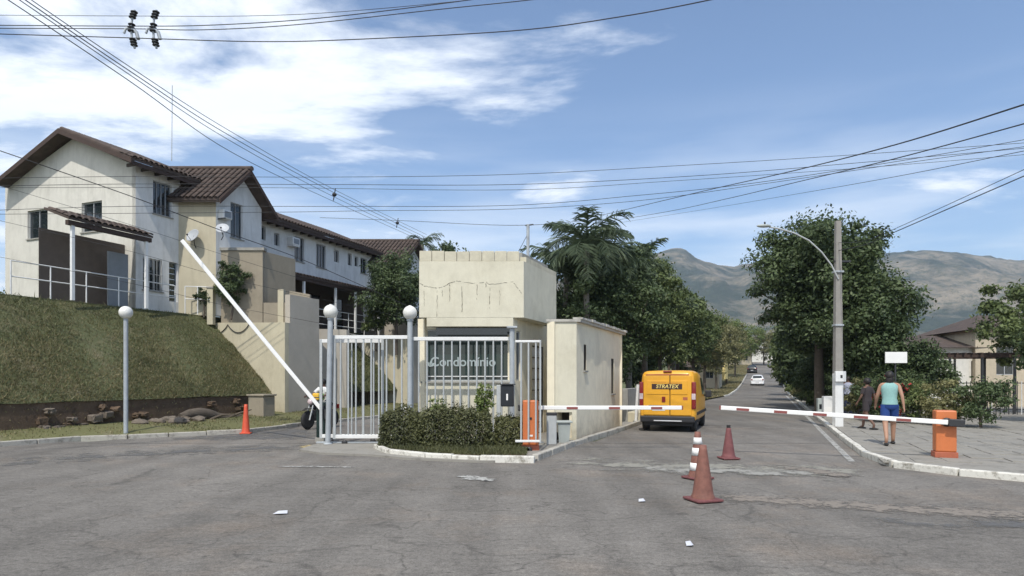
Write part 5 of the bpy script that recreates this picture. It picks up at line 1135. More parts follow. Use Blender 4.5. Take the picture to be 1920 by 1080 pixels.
# iron pergola and fence on the right
t = thing('pergola', 'dark iron pergola with a slatted roof in front of the white house on the right', 'pergola', (fx(1606, 29.5), 29.5, .05), R(-10))
for i in range(7):
    for y in (0, 2.4): MB().box(i * 1.3 - .04, i * 1.3 + .04, y - .04, y + .04, 0, 2.55).build('post', 'dark_metal', t)
for y in (0, 2.4): MB().box(-.3, 8.1, y - .05, y + .05, 2.552, 2.68).build('beam', 'dark_wood', t)
for i in range(26): MB().box(-.25 + i * .33, -.17 + i * .33, -.3, 2.7, 2.682, 2.76).build('slat', 'dark_wood', t)
t = thing('garden_fence', 'low fence of thin pale bars in front of the pergola on the right', 'fence', (fx(1592, 28), 28, .05), R(-10))
for i in range(60): MB().box(i * .16 - .012, i * .16 + .012, -.012, .012, .1, 1.5).build('bar', 'paint_white' if i % 7 == 0 else 'dark_metal', t)
for z_ in (.3, 1.4): MB().box(-.05, 9.6, .013, .04, z_, z_ + .04).build('rail', 'dark_metal', t)
# board, white cabinets, brick block
t = thing('signboard', 'plain white board on a post above the walking person', 'sign', (fx(1676, 22), 22, .08)); MB().bbox(-.30, .45, -.02, .02, 2.12, 2.50, .006).build('board', 'tape_white', t); MB().tube([(.08, .05, 0), (.08, .05, 2.4)], .03, 8).build('post', 'dark_metal', t)
t = thing('meter_cabinet', 'white meter cabinet on the pavement left of the concrete pole', 'cabinet', (fx(1551, 25.5), 25.5, .08), R(-8)); MB().bbox(-.17, .17, -.12, .12, .08, .88, .01).build('case', 'paint_white', t); MB().box(-.13, .13, -.128, -.121, .15, .45).build('door', 'tape_white', t); MB().box(-.15, .15, -.1, .1, 0, .078).build('plinth', 'concrete', t)
t = thing('meter_cabinet', 'smaller pale cabinet with a dark opening, left of the white meter cabinet', 'cabinet', (fx(1537, 27), 27, .08), R(-8)); MB().bbox(-.11, .11, -.1, .1, 0, .75, .01).build('case', 'bin_grey', t); MB().box(-.05, .05, -.108, -.101, .3, .5).build('opening', 'black_box', t)

# ---------------------------------------------------------------- utility pole with lamp arm
t = thing('utility_pole', 'tall concrete pole with white painted foot and a long curved street lamp arm', 'utility pole', (fx(1571, 21), 21, .085), 0)
MB().bbox(-.135, .135, -.11, .11, 0, 1.75, .02).build('painted_foot', 'paint_white', t)
mb = MB(); mb.hexa([(-.125, -.10, 1.752), (.125, -.10, 1.752), (.125, .10, 1.752), (-.125, .10, 1.752), (-.08, -.065, 6.75), (.08, -.065, 6.75), (.08, .065, 6.75), (-.08, .065, 6.75)]); mb.build('shaft', 'pole_concrete', t)
MB().bbox(-.17, .17, -.2, -.10, 1.48, 1.82, .012).build('box', 'paint_white', t); MB().box(-.02, .05, -.206, -.201, 1.6, 1.7).build('meter_dial', 'dark_metal', t)
q = lambda px, py: Vector((fx(px, 21) - fx(1571, 21), -.1, EYE - (py - 708) * 21 / F - .085))
MB().tube([q(1569, 524), q(1556, 498), q(1538, 474), q(1514, 452), q(1486, 438), q(1458, 430), q(1440, 427)], .026, 8).build('lamp_arm', 'galvanised', t)
e = q(1430, 425); MB().ball((0, 0, 0), 1, 10, (.24, .09, .055)).build('lamp_head', 'bin_grey', t, e); MB().tube([e + Vector((.03, 0, .05)), e + Vector((.03, 0, .13))], .03, 8).build('photocell', 'dark_metal', t)
for z_ in (3.3, 5.05): MB().bbox(-.14, .14, -.13, .13, z_, z_ + .06, .01).build('band', 'galv_post', t)
MB().box(-.12, .42, -.03, .03, 5.4, 5.46).build('bracket', 'dark_metal', t)

# ---------------------------------------------------------------- cables
def cable(label, pts, r_=.012, group=None, sag=0, n=24):
    """pts: (px, py, distance) stations along the cable"""
    P = [at(*p) for p in pts]
    if len(P) == 2: P = [P[0].lerp(P[1], i / n) - Vector((0, 0, sag * 4 * (i / n) * (1 - i / n))) for i in range(n + 1)]
    else:   # smooth through the stations
        Q = []
        for i in range(len(P) - 1):
            p0, p1, p2, p3 = P[max(i - 1, 0)], P[i], P[i + 1], P[min(i + 2, len(P) - 1)]
            for k in range(8):
                s_ = k / 8; Q.append(.5 * ((2 * p1) + (p2 - p0) * s_ + (2 * p0 - 5 * p1 + 4 * p2 - p3) * s_ ** 2 + (3 * p1 - p0 - 3 * p2 + p3) * s_ ** 3))
        P = Q + [P[-1]]
    if pts[0][0] <= -60: P = [P[0] + (P[0] - P[1]).normalized() * 45] + P      # the spans carry on beyond the street
    if pts[-1][0] >= 1900 or pts[-1][1] < 0: P = P + [P[-1] + (P[-1] - P[-2]).normalized() * 45]
    o = MB().tube(P, r_ * .85, 5, False).build('cable', 'cable'); tag(o, label, 'cable', group); return o
gA, gB, gC = 'cables descending from upper left', 'high cables across the top left', 'cables crossing the middle of the sky'
cable('topmost of the four cables falling from the upper left towards the tower', [(-60, -82, 11.5), (240, 123, 14), (430, 245, 20), (620, 352, 29), (800, 440, 42)], .011, gA)
cable('second of the four cables falling from the upper left', [(-60, -74, 11.5), (240, 131, 14), (430, 254, 20), (620, 358, 29), (800, 446, 42)], .013, gA)
cable('third of the four cables falling from the upper left', [(-60, -66, 11.5), (240, 138, 14), (430, 263, 20), (622, 367, 29), (800, 451, 42)], .011, gA)
cable('lowest of the four cables falling from the upper left', [(-60, -50, 11.5), (240, 150, 14), (430, 283, 20), (600, 366, 29), (780, 447, 42)], .012, gA)
for (px, py, Y, lb) in ((627, 365, 30, 'dark spacer clamp on the descending cables, nearer the houses'), (745, 418, 37, 'dark spacer clamp on the descending cables, nearer the tower')):
    m_ = MB(); c = at(px, py, Y); m_.ball(tuple(c), .11, 8, (1, 1, .8)); m_.tube([c + Vector((-.05, 0, -.28)), c + Vector((.05, 0, .28))], .025, 6); tag(m_.build('cable_clamp', 'cable'), lb, 'cable clamp')
cable('top high cable passing through the upper part of the insulators', [(-60, 28, 16), (240, 30, 16), (460, 30, 16), (640, 22, 15.5), (905, -3, 15), (1100, -34, 14)], .008, gB)
cable('second high cable through the middle of the insulators', [(-60, 47, 16), (240, 49, 16), (400, 47, 16), (600, 34, 15.5), (850, 4, 15), (1050, -26, 14)], .013, gB)
cable('third high cable just below the second one', [(-60, 53, 16.3), (240, 54, 16.3), (380, 56, 16.3), (560, 46, 16), (820, 18, 15.5), (1010, -2, 15), (1200, -28, 14)], .013, gB)
cable('lowest high cable, bowing down and then rising across the top of the sky', [(-60, 62, 15.5), (240, 71, 15.5), (300, 73, 15.5), (480, 78, 15.5), (640, 75, 15), (960, 58, 14), (1160, 32, 13), (1340, -2, 12), (1500, -40, 11)], .014, gB)
def insulator(px, lb):
    c = at(px, 52, 16); t = thing('insulator', lb, 'insulator', c, R(15))
    k_ = 16 / F
    def pt(dx, dy): return (dx * k_, 0, -dy * k_)
    MB().tube([pt(6, -34), pt(2, -20), pt(0, 0), pt(1, 18), pt(6, 38)], .028, 8).build('rod', 'galv_post', t)
    for i, (dx, dy) in enumerate([(5, -30), (3.5, -25), (2, -20), (1, -6), (0, 0), (0, 6), (3, 22), (4, 27), (5, 32)]):
        MB().lathe([(.02, -.025), (.085, -.01), (.085, .005), (.02, .025)], 12, pt(dx, dy)).build('shed', 'cable', t)
    MB().tube([pt(0, 0), pt(-9, 3), pt(-12, 12)], .03, 7).build('hook', 'galv_post', t); MB().tube([pt(1, 1), pt(9, 8), pt(12, 20)], .045, 7).build('clamp', 'galv_post', t)
insulator(287, 'dark insulator set on the high cables, the right one of the pair'); insulator(246, 'dark insulator set on the high cables at the left, over the house roof')
mid = [('uppermost of the cables crossing the sky above the houses and trees', [(-60, 335, 22), (240, 331, 22), (620, 332, 22), (960, 327, 22), (1300, 309, 22), (1560, 293, 22), (1920, 268, 22)], .010),
       ('second crossing cable, close under the uppermost', [(-60, 350, 22), (240, 345, 22), (620, 346, 22), (960, 346, 22), (1300, 330, 22), (1600, 306, 22), (1920, 278, 22)], .011),
       ('third crossing cable, pair of the second', [(-60, 352, 22.6), (500, 352, 22.6), (960, 356, 22.6), (1250, 340, 22.6), (1600, 316, 22.6), (1920, 290, 22)], .009),
       ('fourth crossing cable at the level of the first gable', [(-60, 396, 23), (240, 387, 23), (620, 387, 23), (960, 385, 23), (1200, 366, 23), (1400, 345, 22), (1680, 303, 20), (1920, 262, 19)], .011),
       ('fifth crossing cable just below the fourth', [(-60, 402, 23), (500, 398, 23), (700, 395, 23), (960, 392, 23), (1200, 376, 23), (1450, 342, 22), (1680, 308, 20), (1920, 275, 19)], .010)]
for lb, pts, r_ in mid: cable(lb, pts, r_, gC)
cable('cable ending at the steel mast behind the tower', [(600, 408, 24), (760, 414, 23), (900, 421, 21), (990, 422, 18.6), (1060, 417, 22), (1160, 409, 30)], .009, gC)
cable('strong cable rising steeply to the upper right corner', [(1090, 412, 60), (1160, 396, 50), (1320, 358, 34), (1480, 322, 25), (1680, 271, 18), (1920, 196, 13)], .022)
cable('second rising cable below the steep one on the right', [(1110, 420, 60), (1250, 397, 46), (1370, 371, 34), (1500, 340, 26), (1680, 297, 18.5), (1920, 232, 14)], .018)
cable('thin rising cable, lowest over the large tree', [(1120, 424, 62), (1300, 396, 44), (1480, 366, 30), (1680, 331, 20), (1920, 283, 15)], .010)
cable('cable running from the concrete pole to the right edge', [(1571, 470, 21), (1625, 458, 19), (1680, 434, 17), (1920, 330, 13)], .014)
cable('thinner cable running from the concrete pole to the right edge, slightly above', [(1571, 455, 21), (1620, 452, 19), (1680, 428, 17), (1920, 318, 13)], .009)
gD = 'service cables in front of the houses'
cable('thick service cable falling in front of the end house and gabled wing', [(-60, 262, 17), (240, 366, 19), (420, 434, 21), (560, 484, 23), (700, 545, 24), (800, 590, 25)], .015, gD)
cable('upper thin service cable in front of the retaining wall', [(-60, 330, 17), (240, 420, 18), (420, 478, 20), (590, 530, 22), (780, 585, 24)], .006, gD)
cable('lower thin service cable in front of the retaining wall', [(-60, 400, 17), (240, 470, 18), (420, 520, 20), (590, 558, 22), (780, 600, 24)], .006, gD)
cable('lowest thin service cable over the lit part of the retaining wall', [(-60, 470, 17), (240, 530, 18), (420, 572, 20), (590, 604, 22), (780, 640, 24)], .006, gD)

# ---------------------------------------------------------------- cones
def cone(label, px, py, h, r_, m, stripes=(), seed=1, yaw=.3, z=.012):
    p = gnd(px, py, z); t = thing('traffic_cone', label, 'traffic cone', p, yaw, 'traffic cones'); k_ = r_ / h
    MB().bbox(-r_ * 1.28, r_ * 1.28, -r_ * 1.28, r_ * 1.28, 0, .035, .012).build('base', m if m != 'cone_red' else 'cone_maroon', t)
    f = lambda z_: .046 + (r_ - .046) * (1 - z_ / h) ** 1.0
    MB().lathe([(r_ * 1.05, .034), (r_ * 1.02, .06), (f(.12 * h), .12 * h)] + [(f(h * i / 10), h * i / 10) for i in range(2, 11)] + [(.040, h + .002), (.001, h + .002)], 20).build('body', m, t)
    for a, b in stripes: MB().lathe([(f(a * h) - .002, a * h), (f(a * h) + .004, a * h), (f(b * h) + .004, b * h), (f(b * h) - .002, b * h)], 20).build('band', 'tape_white', t)
    return t
cone('nearest faded red traffic cone, in front of a striped one', 1318, 938, .76, .155, 'cone_red', (), 1)
cone('red and white striped traffic cone just behind the nearest cone', 1308, 897, .78, .15, 'cone_red', ((.18, .34), (.50, .66), (.74, .88)), 2, .5)
c_ = cone('dark maroon traffic cone standing alone nearer the van', 1366, 860, .64, .14, 'cone_maroon', (), 3, .1)
MB().tube([(0, 0, .60), (0, 0, .70)], .04, 10).build('neck', 'rubber', c_)
cone('bright orange traffic cone beside the left kerb', 461, 813, .88, .12, 'cone_orange', (), 4, .2)
# litter
for lb, px, py, w in (('crumpled white paper on the asphalt at the left', 527, 963, .085), ('small white paper scrap near the bottom of the road', 1292, 1022, .04), ('tiny white scrap left of the cones', 1203, 940, .05)):
    p = gnd(px, py, .005); m_ = MB(); m_.add([(p.x - w, p.y - .05, .012), (p.x + .2 * w, p.y - .07, .02), (p.x + w, p.y - .02, .012), (p.x + .7 * w, p.y + .06, .035), (p.x - .6 * w, p.y + .05, .03)], [(0, 1, 4), (1, 2, 3), (1, 3, 4)]); tag(m_.build('paper_scrap', 'paper'), lb, 'litter')

# ---------------------------------------------------------------- vehicles
def ring(y, zb, zt, wb, wt, belt=.55):
    zm = zb + (zt - zb) * belt; r_ = .07
    h_ = [(wb - .06, zb), (wb - .01, zb + .06), (wb, zb + .2), (wb, zm), (wt + (wb - wt) * .35, zm + (zt - zm) * .6), (wt, zt - .10), (wt - .06, zt - .03), (wt - .16, zt), (wt * .4, zt + .012)]
    return [(x, y, z) for x, z in h_] + [(-x, y, z) for x, z in reversed(h_)]
def wheel(root, x, y, r_=.29, w=.17):
    t = MB().lathe([(r_ * .62, -w / 2), (r_ * .93, -w / 2), (r_, -w / 2 + .03), (r_, w / 2 - .03), (r_ * .93, w / 2), (r_ * .62, w / 2)], 22, (0, 0, 0), 'x').build('wheel', 'rubber', root, (x, y, r_))
    s_ = 1 if x > 0 else -1
    MB().lathe([(.001, s_ * w * .30), (r_ * .2, s_ * w * .36), (r_ * .5, s_ * w * .25), (r_ * .63, s_ * w * .45), (r_ * .63, -s_ * w * .4), (.001, -s_ * w * .4)], 18, (0, 0, 0), 'x').build('rim', 'rim', t)
    return t
Yv_ = 19.95; t = thing('delivery_van', 'yellow delivery van seen from behind, stopped on the avenue beyond the lowered boom', 'van', (fx(1251, Yv_), Yv_, .006), ANG)
rings = [ring(.0, .42, 1.80, .80, .70), ring(.03, .36, 1.86, .845, .755), ring(.12, .34, 1.90, .86, .78), ring(1.2, .34, 1.92, .865, .79), ring(2.2, .34, 1.88, .865, .77), ring(2.55, .34, 1.76, .865, .74), ring(3.05, .34, 1.22, .86, .72, .75), ring(3.25, .34, 1.08, .85, .74, .75), ring(3.75, .34, .92, .80, .70, .75), ring(3.9, .40, .74, .70, .60, .75)]
MB().loft(rings).build('body', 'van_yellow', t)
# two rear doors with a recessed window panel outline
MB().bbox(-.735, .075, -.030, .012, .52, 1.76, .03).build('rear_door', 'van_yellow', t); MB().bbox(.095, .735, -.030, .012, .52, 1.76, .03).build('rear_door', 'van_yellow', t)
MB().bbox(-.62, .06, -.045, -.028, 1.17, 1.60, .02).build('door_panel', 'van_yellow', t); MB().bbox(.11, .62, -.045, -.028, 1.17, 1.60, .02).build('door_panel', 'van_yellow', t)
MB().box(.078, .092, -.02, .01, .52, 1.76).build('door_gap', 'van_plastic', t)
MB().box(-.66, .66, -.028, .05, 1.772, 1.80).build('roof_seam', 'orange_dirty', t)
MB().bbox(-.12, .14, -.03, .06, 1.86, 1.905, .01).build('brake_light', 'tail_red', t)
sp = MB().box(-.47, .46, -.049, -.0455, 1.33, 1.50).build('sticker', 'sticker_brown', t)
text_mesh('STRATEX', .165, 'lettering', 'sticker_yellow', sp, frame((0, -.051, 1.415), X3, Vector((0, 0, 1)), -Y3), .002, .2)
MB().box(-.50, -.02, -.0485, -.0455, 1.545, 1.555).build('trim_line', 'orange_dirty', t); MB().box(.0, .45, -.0485, -.0455, 1.525, 1.535).build('trim_line', 'orange_dirty', t)
MB().bbox(-.16, -.05, -.05, -.031, .93, 1.10, .015).build('handle', 'tail_red', t)
MB().bbox(-.57, .02, -.045, -.031, .80, .83, .006).build('plate_lamp', 'van_plastic', t); MB().box(-.46, -.06, -.036, -.031, .66, .79).build('number_plate', 'plate', t)
MB().box(.48, .62, -.035, -.031, 1.0, 1.09).build('badge', 'orange_dirty', t)
for s_ in (-1, 1):
    L0 = MB().bbox(s_ * .80 - .065, s_ * .80 + .065, -.035, .10, .72, 1.56, .03).build('tail_light', 'tail_red', t); MB().bbox(s_ * .80 - .058, s_ * .80 + .058, -.042, -.036, 1.02, 1.20, .01).build('reversing_lens', 'tail_clear', L0)
    MB().bbox(s_ * 1.02 - .10, s_ * 1.02 + .10, 2.50, 2.60, 1.02, 1.26, .03).build('wing_mirror', 'van_plastic', t); MB().tube([(s_ * .86, 2.62, 1.08), (s_ * .98, 2.56, 1.10)], .025, 6).build('mirror_stalk', 'van_plastic', t)
    MB().hexa([(s_ * .868, 1.9, 1.15), (s_ * .868, 2.75, 1.15), (s_ * .874, 2.75, 1.15), (s_ * .874, 1.9, 1.15), (s_ * .80, 1.9, 1.68), (s_ * .80, 2.42, 1.68), (s_ * .806, 2.42, 1.68), (s_ * .806, 1.9, 1.68)]).build('side_window', 'glass_dark', t)
    MB().bbox(s_ * .872 - .012, s_ * .872 + .012, .3, 3.3, .52, .62, .01).build('side_strip', 'van_plastic', t)
MB().hexa([(-.66, 2.60, 1.74), (.66, 2.60, 1.74), (.66, 2.62, 1.76), (-.66, 2.62, 1.76), (-.70, 3.02, 1.27), (.70, 3.02, 1.27), (.70, 3.05, 1.29), (-.70, 3.05, 1.29)]).build('windscreen', 'glass_dark', t)
MB().bbox(-.83, .83, -.09, .14, .30, .50, .04).build('bumper', 'van_plastic', t); MB().box(-.4, .45, -.098, -.091, .34, .37).build('bumper_trim', 'plate', t)
MB().bbox(-.74, .74, .15, 3.5, .18, .339, .02).build('underbody', 'van_plastic', t)
for x in (-.74, .74):
    for y in (.55, 3.12): wheel(t, x, y, .30, .18)

def car(label, px, Y, body, facing=0, hatch=True):
    z = rise(Y); t = thing('parked_car' if 'parked' in label else 'car', label, 'car', (fx(px, Y), Y, z), ANG + facing)
    rg = [ring(.0, .35, .85, .76, .70, .8), ring(.05, .25, .98, .84, .76, .8), ring(.35, .22, 1.38, .86, .62), ring(.8, .22, 1.46, .86, .62), ring(1.9, .22, 1.45, .86, .62), ring(2.7, .22, .98, .86, .76, .8), ring(3.6, .24, .84, .82, .72, .8), ring(3.8, .35, .68, .7, .6, .8)]
    MB().loft(rg).build('body', body, t)
    MB().hexa([(-.60, .03, 1.0), (.60, .03, 1.0), (.60, .06, 1.0), (-.60, .06, 1.0), (-.52, .31, 1.34), (.52, .31, 1.34), (.52, .36, 1.34), (-.52, .36, 1.34)]).build('rear_window', 'glass_dark', t)
    for s_ in (-1, 1):
        MB().bbox(s_ * .70 - .1, s_ * .70 + .1, -.02, .06, .72, .90, .02).build('tail_light', 'tail_red', t)
        MB().hexa([(s_ * .80, .5, .98), (s_ * .80, 2.5, .98), (s_ * .83, 2.5, .98), (s_ * .83, .5, .98), (s_ * .66, .7, 1.36), (s_ * .66, 2.0, 1.36), (s_ * .69, 2.0, 1.36), (s_ * .69, .7, 1.36)]).build('side_window', 'glass_dark', t)
        for y in (.65, 3.05): wheel(t, s_ * .76, y, .29, .18)
    MB().bbox(-.78, .78, -.06, .1, .22, .46, .04).build('bumper', 'van_plastic' if body != 'car_white' else 'car_white', t); MB().box(-.22, .22, -.068, -.061, .48, .58).build('number_plate', 'plate', t)
    return t
car('white car driving away along the avenue', 1420, 86, 'car_white')
car('black car at the top of the rise, beyond the white car', 1410, 116, 'car_black')
car('dark parked car at the right kerb far along the avenue', 1474, 86, 'car_black')

def motorcycle(label, loc, rz):
    t = thing('motorcycle', label, 'motorcycle', loc, rz)      # front towards +y
    for y in (0, 1.28):
        w_ = MB().lathe([(.20, -.045), (.28, -.05), (.31, 0), (.28, .05), (.20, .045)], 22, (0, 0, 0), 'x').build('wheel', 'rubber', t, (0, y, .31)); MB().lathe([(.001, -.03), (.05, -.03), (.05, .03), (.001, .03)], 10, (0, 0, 0), 'x').build('rim', 'rim', w_)
        for k_ in range(6): a = k_ * math.pi / 3; MB().tube([(0, 0, 0), (0, .22 * math.cos(a), .22 * math.sin(a))], .012, 5).build('spoke', 'rim', w_)
    for s_ in (-1, 1): MB().tube([(s_ * .07, 1.28, .31), (s_ * .07, 1.08, .85), (s_ * .09, 1.02, 1.0)], .025, 7).build('fork', 'galvanised', t); MB().tube([(s_ * .08, .0, .31), (s_ * .10, .3, .62)], .022, 6).build('shock', 'dark_metal', t)
    MB().tube([(-.36, .86, 1.02), (-.2, 1.0, 1.04), (.2, 1.0, 1.04), (.36, .86, 1.02)], .018, 7).build('handlebar', 'dark_metal', t)
    MB().ball((0, 1.16, .90), .10, 10, (1, .7, 1)).build('headlight', 'tail_clear', t); MB().bbox(-.11, .11, 1.0, 1.12, .72, 1.0, .03).build('headlight_shroud', 'car_black', t)
    MB().ball((0, .72, .82), .2, 10, (.75, 1.35, .75)).build('tank', 'car_black', t); MB().bbox(-.13, .13, -.1, .55, .74, .84, .04).build('seat', 'rubber', t)
    MB().bbox(-.14, .14, .42, .86, .28, .62, .04).build('engine', 'dark_metal', t); MB().tube([(0, 0, .31), (0, .5, .45), (0, 1.0, .78)], .035, 7).build('frame', 'dark_metal', t)
    MB().loft([[(x, y0, z0 + .02 * abs(1)) for x in (-.07, .07)] + [(x, y0, z0 + .025) for x in (.07, -.07)] for y0, z0 in ((.98, .6), (1.15, .68), (1.32, .68), (1.5, .6))], smooth=False).build('mudguard', 'car_black', t)
    MB().tube([(.14, .5, .3), (.15, .1, .32), (.15, -.25, .40)], .04, 8).build('exhaust', 'rim', t); MB().bbox(-.08, .08, -.28, -.1, .62, .78, .02).build('tail_light', 'tail_red', t)
    for s_ in (-1, 1): MB().tube([(s_ * .25, .98, 1.05), (s_ * .33, 1.02, 1.22)], .01, 5).build('mirror_stalk', 'dark_metal', t); MB().ball((s_ * .34, 1.02, 1.26), .055, 8, (1.2, .35, .8)).build('mirror', 'dark_metal', t)
    return t
mp_ = gnd(577, 806); mfwd = -U; motorcycle('black motorcycle with its rider waiting behind the left gate post', (mp_.x + U.x * 1.28, mp_.y + U.y * 1.28, .006), math.atan2(-mfwd.x, mfwd.y))

# ---------------------------------------------------------------- people
def skinned(name, verts, edges, rad, m, parent, root=0, sub=2):
    me = bpy.data.meshes.new(name); me.from_pydata(verts, edges, []); me.materials.append(MATS[m])
    o = bpy.data.objects.new(name, me); C.objects.link(o); o.parent = parent
    sk = o.modifiers.new('skin', 'SKIN'); sk.use_smooth_shade = True; sk.branch_smoothing = .6
    if not me.skin_vertices: bm = bmesh.new(); bm.from_mesh(me); bm.verts.layers.skin.verify(); bm.to_mesh(me); bm.free()
    for i, r_ in enumerate(rad):
        r2 = r_ if isinstance(r_, tuple) else (r_, r_); me.skin_vertices[0].data[i].radius = r2; me.skin_vertices[0].data[i].use_root = (i == root)
    s_ = o.modifiers.new('sub', 'SUBSURF'); s_.levels = sub; s_.render_levels = sub
    return o
def person(label, loc, rz, h=1.72, pose='stand', skin='skin', top=None, bottom=None, hair=True, sleeves=False, long_=True, fingers=False, hair_long=False, ww=1.0):
    """faces +y"""
    t = thing('person', label, 'person', loc, rz); k_ = h / 1.72
    J = dict(pelvis=(0, 0, .95), waist=(0, 0, 1.08), chest=(0, .01, 1.27), upper=(0, .0, 1.39), neck=(0, .0, 1.48), skull=(0, .02, 1.575), crown=(0, .015, 1.65),
             shl=(-.175, 0, 1.39), ell=(-.235, -.03, 1.12), wrl=(-.25, .06, .88), shr=(.175, 0, 1.39), elr=(.235, -.03, 1.12), wrr=(.25, .06, .88),
             hil=(-.09, 0, .90), knl=(-.10, .03, .49), anl=(-.10, -.01, .09), tol=(-.11, .14, .035), hir=(.09, 0, .90), knr=(.10, .03, .49), anr=(.10, -.01, .09), tor=(.11, .14, .035))
    if pose == 'walk': J.update(knl=(-.09, -.02, .50), anl=(-.09, -.30, .17), tol=(-.10, -.26, .04), knr=(.09, .16, .50), anr=(.09, .20, .10), tor=(.10, .35, .035), wrl=(-.27, .16, .90), ell=(-.245, .04, 1.12), wrr=(.27, -.12, .88), elr=(.24, -.10, 1.13))
    if pose == 'ride': J.update(pelvis=(0, 0, .90), hil=(-.10, .02, .88), hir=(.10, .02, .88), knl=(-.2, .40, .72), anl=(-.2, .28, .34), tol=(-.2, .44, .28), knr=(.2, .40, .72), anr=(.2, .28, .34), tor=(.2, .44, .28), waist=(0, .03, 1.03), chest=(0, .08, 1.22), upper=(0, .10, 1.34), neck=(0, .12, 1.43), skull=(0, .15, 1.52), crown=(0, .14, 1.60), shl=(-.18, .1, 1.33), shr=(.18, .1, 1.33), ell=(-.28, .32, 1.13), elr=(.28, .32, 1.13), wrl=(-.33, .56, 1.08), wrr=(.33, .56, 1.08))
    Rr = dict(pelvis=(.15, .115), waist=(.125, .10), chest=(.155, .11), upper=(.12, .085), neck=(.052, .055), skull=(.078, .095), crown=(.062, .078), shl=.055, ell=.040, wrl=.027, shr=.055, elr=.040, wrr=.027, hil=.098, knl=.064, anl=.042, tol=.034, hir=.098, knr=.064, anr=.042, tor=.034)
    E_ = [('pelvis', 'waist'), ('waist', 'chest'), ('chest', 'upper'), ('upper', 'neck'), ('neck', 'skull'), ('skull', 'crown'), ('upper', 'shl'), ('shl', 'ell'), ('ell', 'wrl'), ('upper', 'shr'), ('shr', 'elr'), ('elr', 'wrr'), ('pelvis', 'hil'), ('hil', 'knl'), ('knl', 'anl'), ('anl', 'tol'), ('pelvis', 'hir'), ('hir', 'knr'), ('knr', 'anr'), ('anr', 'tor')]
    for s_ in 'lr':                        # palm, four fingers and a thumb
        w = Vector(J['wr' + s_]); e = Vector(J['el' + s_]); d = (w - e).normalized(); sd = 1 if s_ == 'r' else -1
        pl = w + d * .06; J['pa' + s_] = tuple(pl); Rr['pa' + s_] = (.030, .022); E_.append(('wr' + s_, 'pa' + s_))
        ac = Vector((0, 1, 0)) if abs(d.y) < .7 else Vector((0, 0, 1))
        for q_ in range(4):
            a_ = pl + d * .025 + ac * (.027 * (1.5 - q_) / 1.5); b_ = a_ + d * (.045 - .006 * abs(q_ - 1)) - Vector((sd * .014, 0, 0)); n1, n2 = f'f{q_}{s_}a', f'f{q_}{s_}b'
            J[n1] = tuple(a_); J[n2] = tuple(b_); Rr[n1] = .010; Rr[n2] = .008; E_ += [('pa' + s_, n1), (n1, n2)]
        n1 = 'th' + s_; J[n1] = tuple(w + d * .05 + ac * .05); Rr[n1] = .010; E_.append(('wr' + s_, n1))
    def build(nm, names, m, grow=0.0, sub=2, extra=None):
        idx = {n_: i for i, n_ in enumerate(names)}; P = [tuple(c * k_ for c in (extra or {}).get(n_, J[n_])) for n_ in names]
        rr = [tuple(((a + grow) * k_ * ww if n_ in ('pelvis', 'waist', 'chest', 'upper') else (a + grow) * k_) for a in (Rr[n_] if isinstance(Rr[n_], tuple) else (Rr[n_],) * 2)) for n_ in names]
        return skinned(nm, P, [(idx[a], idx[b]) for a, b in E_ if a in idx and b in idx], rr, m, t, 0, sub)
    build('body', list(J), skin, 0, 2)
    half = lambda a, b, f: Vector(J[a]).lerp(Vector(J[b]), f)
    def ell(c, rx, ry, n=16, wob=0.0, rr=random.Random(8)): c = Vector(c) * k_; return [(c.x + rx * k_ * ww * math.cos(q) * (1 + rr.uniform(-wob, wob)), c.y + ry * k_ * math.sin(q) * (1 + rr.uniform(-wob, wob)), c.z) for q in [2 * math.pi * i / n for i in range(n)]]
    if top:
        m_ = MB(); m_.loft([ell(half('pelvis', 'waist', -.1), .172, .138, wob=.04), ell(half('pelvis', 'waist', .6), .158, .128, wob=.04), ell(J['waist'], .150, .122, wob=.03), ell(half('waist', 'chest', .6), .165, .130, wob=.03), ell(J['chest'], .182, .135, wob=.02), ell(half('chest', 'upper', .8), .19, .118), ell(half('upper', 'neck', .25), .15, .09), ell(half('upper', 'neck', .55), .075, .07)])
        if sleeves:
            for s_ in 'lr': m_.tube([Vector(J['sh' + s_]) * k_, half('sh' + s_, 'el' + s_, .3) * k_, half('sh' + s_, 'el' + s_, .72) * k_], [.074 * k_, .068 * k_, .066 * k_], 10)
        m_.build('shirt', top, t)
    if bottom:
        m_ = MB(); m_.loft([ell(half('pelvis', 'waist', .45), .148, .122), ell(J['pelvis'], .165, .130), ell(Vector(J['pelvis']) - Vector((0, 0, .09)), .172, .128), ell(Vector(J['pelvis']) - Vector((0, 0, .13)), .13, .10)])
        for s_ in 'lr':
            P_ = [Vector(J['hi' + s_]) + Vector((0, 0, .03)), half('hi' + s_, 'kn' + s_, .3), half('hi' + s_, 'kn' + s_, .68)] + ([Vector(J['kn' + s_]), half('kn' + s_, 'an' + s_, .5), half('kn' + s_, 'an' + s_, .93)] if long_ else [])
            m_.tube([q * k_ for q in P_], [q * k_ for q in ([.098, .102, .102] + ([.078, .066, .060] if long_ else []))], 12)
        m_.build('trousers' if long_ else 'shorts', bottom, t)
    for s_ in 'lr':
        a, b = Vector(J['an' + s_]) * k_, Vector(J['to' + s_]) * k_; f_ = (b - a); MB().ball((0, 0, 0), 1, 8, (.052, .15, .035)).build('shoe', 'rubber', t, (a + f_ * .35) * 1.0 - Vector((0, 0, (a.z + f_.z * .35) - max(b.z - .0, .036) if pose != 'x' else 0)))
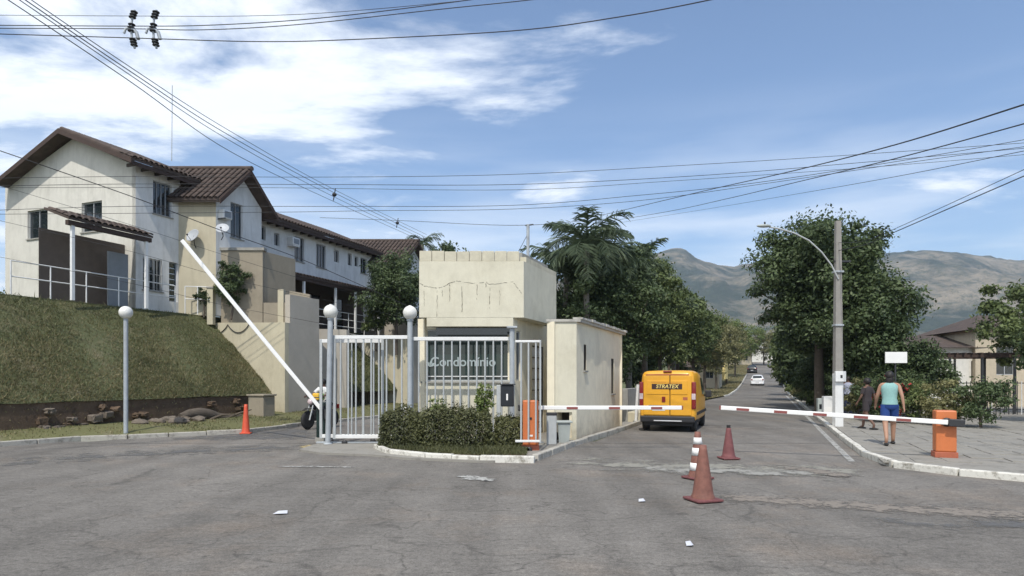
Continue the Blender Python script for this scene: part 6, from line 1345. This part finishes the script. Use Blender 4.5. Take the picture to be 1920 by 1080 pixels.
    if hair:
        m_ = MB(); c = Vector(J['skull']) * k_; m_.ball((c.x, c.y - .018, c.z + .035), .108, 12, (.92, 1.02, 1.0))
        if hair_long: m_.ball((c.x, c.y - .055, c.z - .07), .09, 10, (.95, .6, 1.5))
        rr = random.Random(3); m_.v = [tuple(q + rr.uniform(-.006, .006) for q in v) for v in m_.v]; m_.build('hair', 'hair', t)
    c = Vector(J['skull']) * k_
    MB().ball((c.x, c.y + .105, c.z - .01), .018, 6, (.8, 1, 1.3)).build('nose', skin, t)
    for s_ in (-1, 1): MB().ball((c.x + s_ * .032, c.y + .088, c.z + .022), .011, 6).build('eye', 'hair', t); MB().ball((c.x + s_ * .082, c.y, c.z), .022, 6, (.4, .8, 1.2)).build('ear', skin, t)
    return t
w_ = gnd(1668, 834, .09); person('person in a teal sleeveless top and blue shorts walking away on the right pavement', w_, ANG - .05, 1.78, 'walk', 'skin', 'teal_cloth', 'blue_cloth', long_=False, hair_long=True)
w_ = at(1590, 0, 27); person('person in a grey shirt and navy trousers standing right of the concrete pole', (w_.x, 27, .09), 2.6, 1.68, 'stand', 'skin_dark', 'grey_cloth', 'navy_cloth', sleeves=True)
w_ = gnd(1626, 805, .09); person('person in dark clothes in front of the shrubs, left of the teal topped walker', w_, .5, 1.6, 'walk', 'skin_dark', 'dark_cloth', 'dark_cloth', sleeves=True, long_=False)
w_ = gnd(1515, 757, .09); person('person in a purple shirt far along the right pavement under the trees', w_, ANG, 1.65, 'walk', 'skin_dark', 'purple_cloth', 'dark_cloth', sleeves=True)
rp = Vector((mp_.x + U.x * .92, mp_.y + U.y * .92, .0)); rd = person('person in a white shirt sitting on the motorcycle behind the gate post', (rp.x, rp.y, 0), math.atan2(-mfwd.x, mfwd.y), 1.72, 'ride', 'skin_dark', 'white_cloth', 'navy_cloth', sleeves=True)
t = thing('delivery_bag', 'yellow and green bag carried in front of the motorcycle rider', 'bag', (rp.x, rp.y, 0), math.atan2(-mfwd.x, mfwd.y)); MB().bbox(-.02, .24, .30, .42, .94, 1.18, .04).build('bag', 'bag_yellow', t); MB().bbox(-.20, -.025, .30, .42, .95, 1.17, .04).build('pouch', 'bag_green', t)

# ---------------------------------------------------------------- haze
hz = MB().box(-3400, 3600, -80, 2700, -8, 420).build('haze', 'cable'); hz['kind'] = 'stuff'; hz.data.materials.clear()
hm = bpy.data.materials.new('haze'); hm.use_nodes = True; nt = hm.node_tree; nt.nodes.clear(); ou = nt.nodes.new('ShaderNodeOutputMaterial'); pv = nt.nodes.new('ShaderNodeVolumePrincipled')
pv.inputs['Color'].default_value = (.70, .84, 1, 1); pv.inputs['Density'].default_value = .00022; pv.inputs['Anisotropy'].default_value = .2
nt.links.new(pv.outputs[0], ou.inputs['Volume']); hz.data.materials.append(hm)
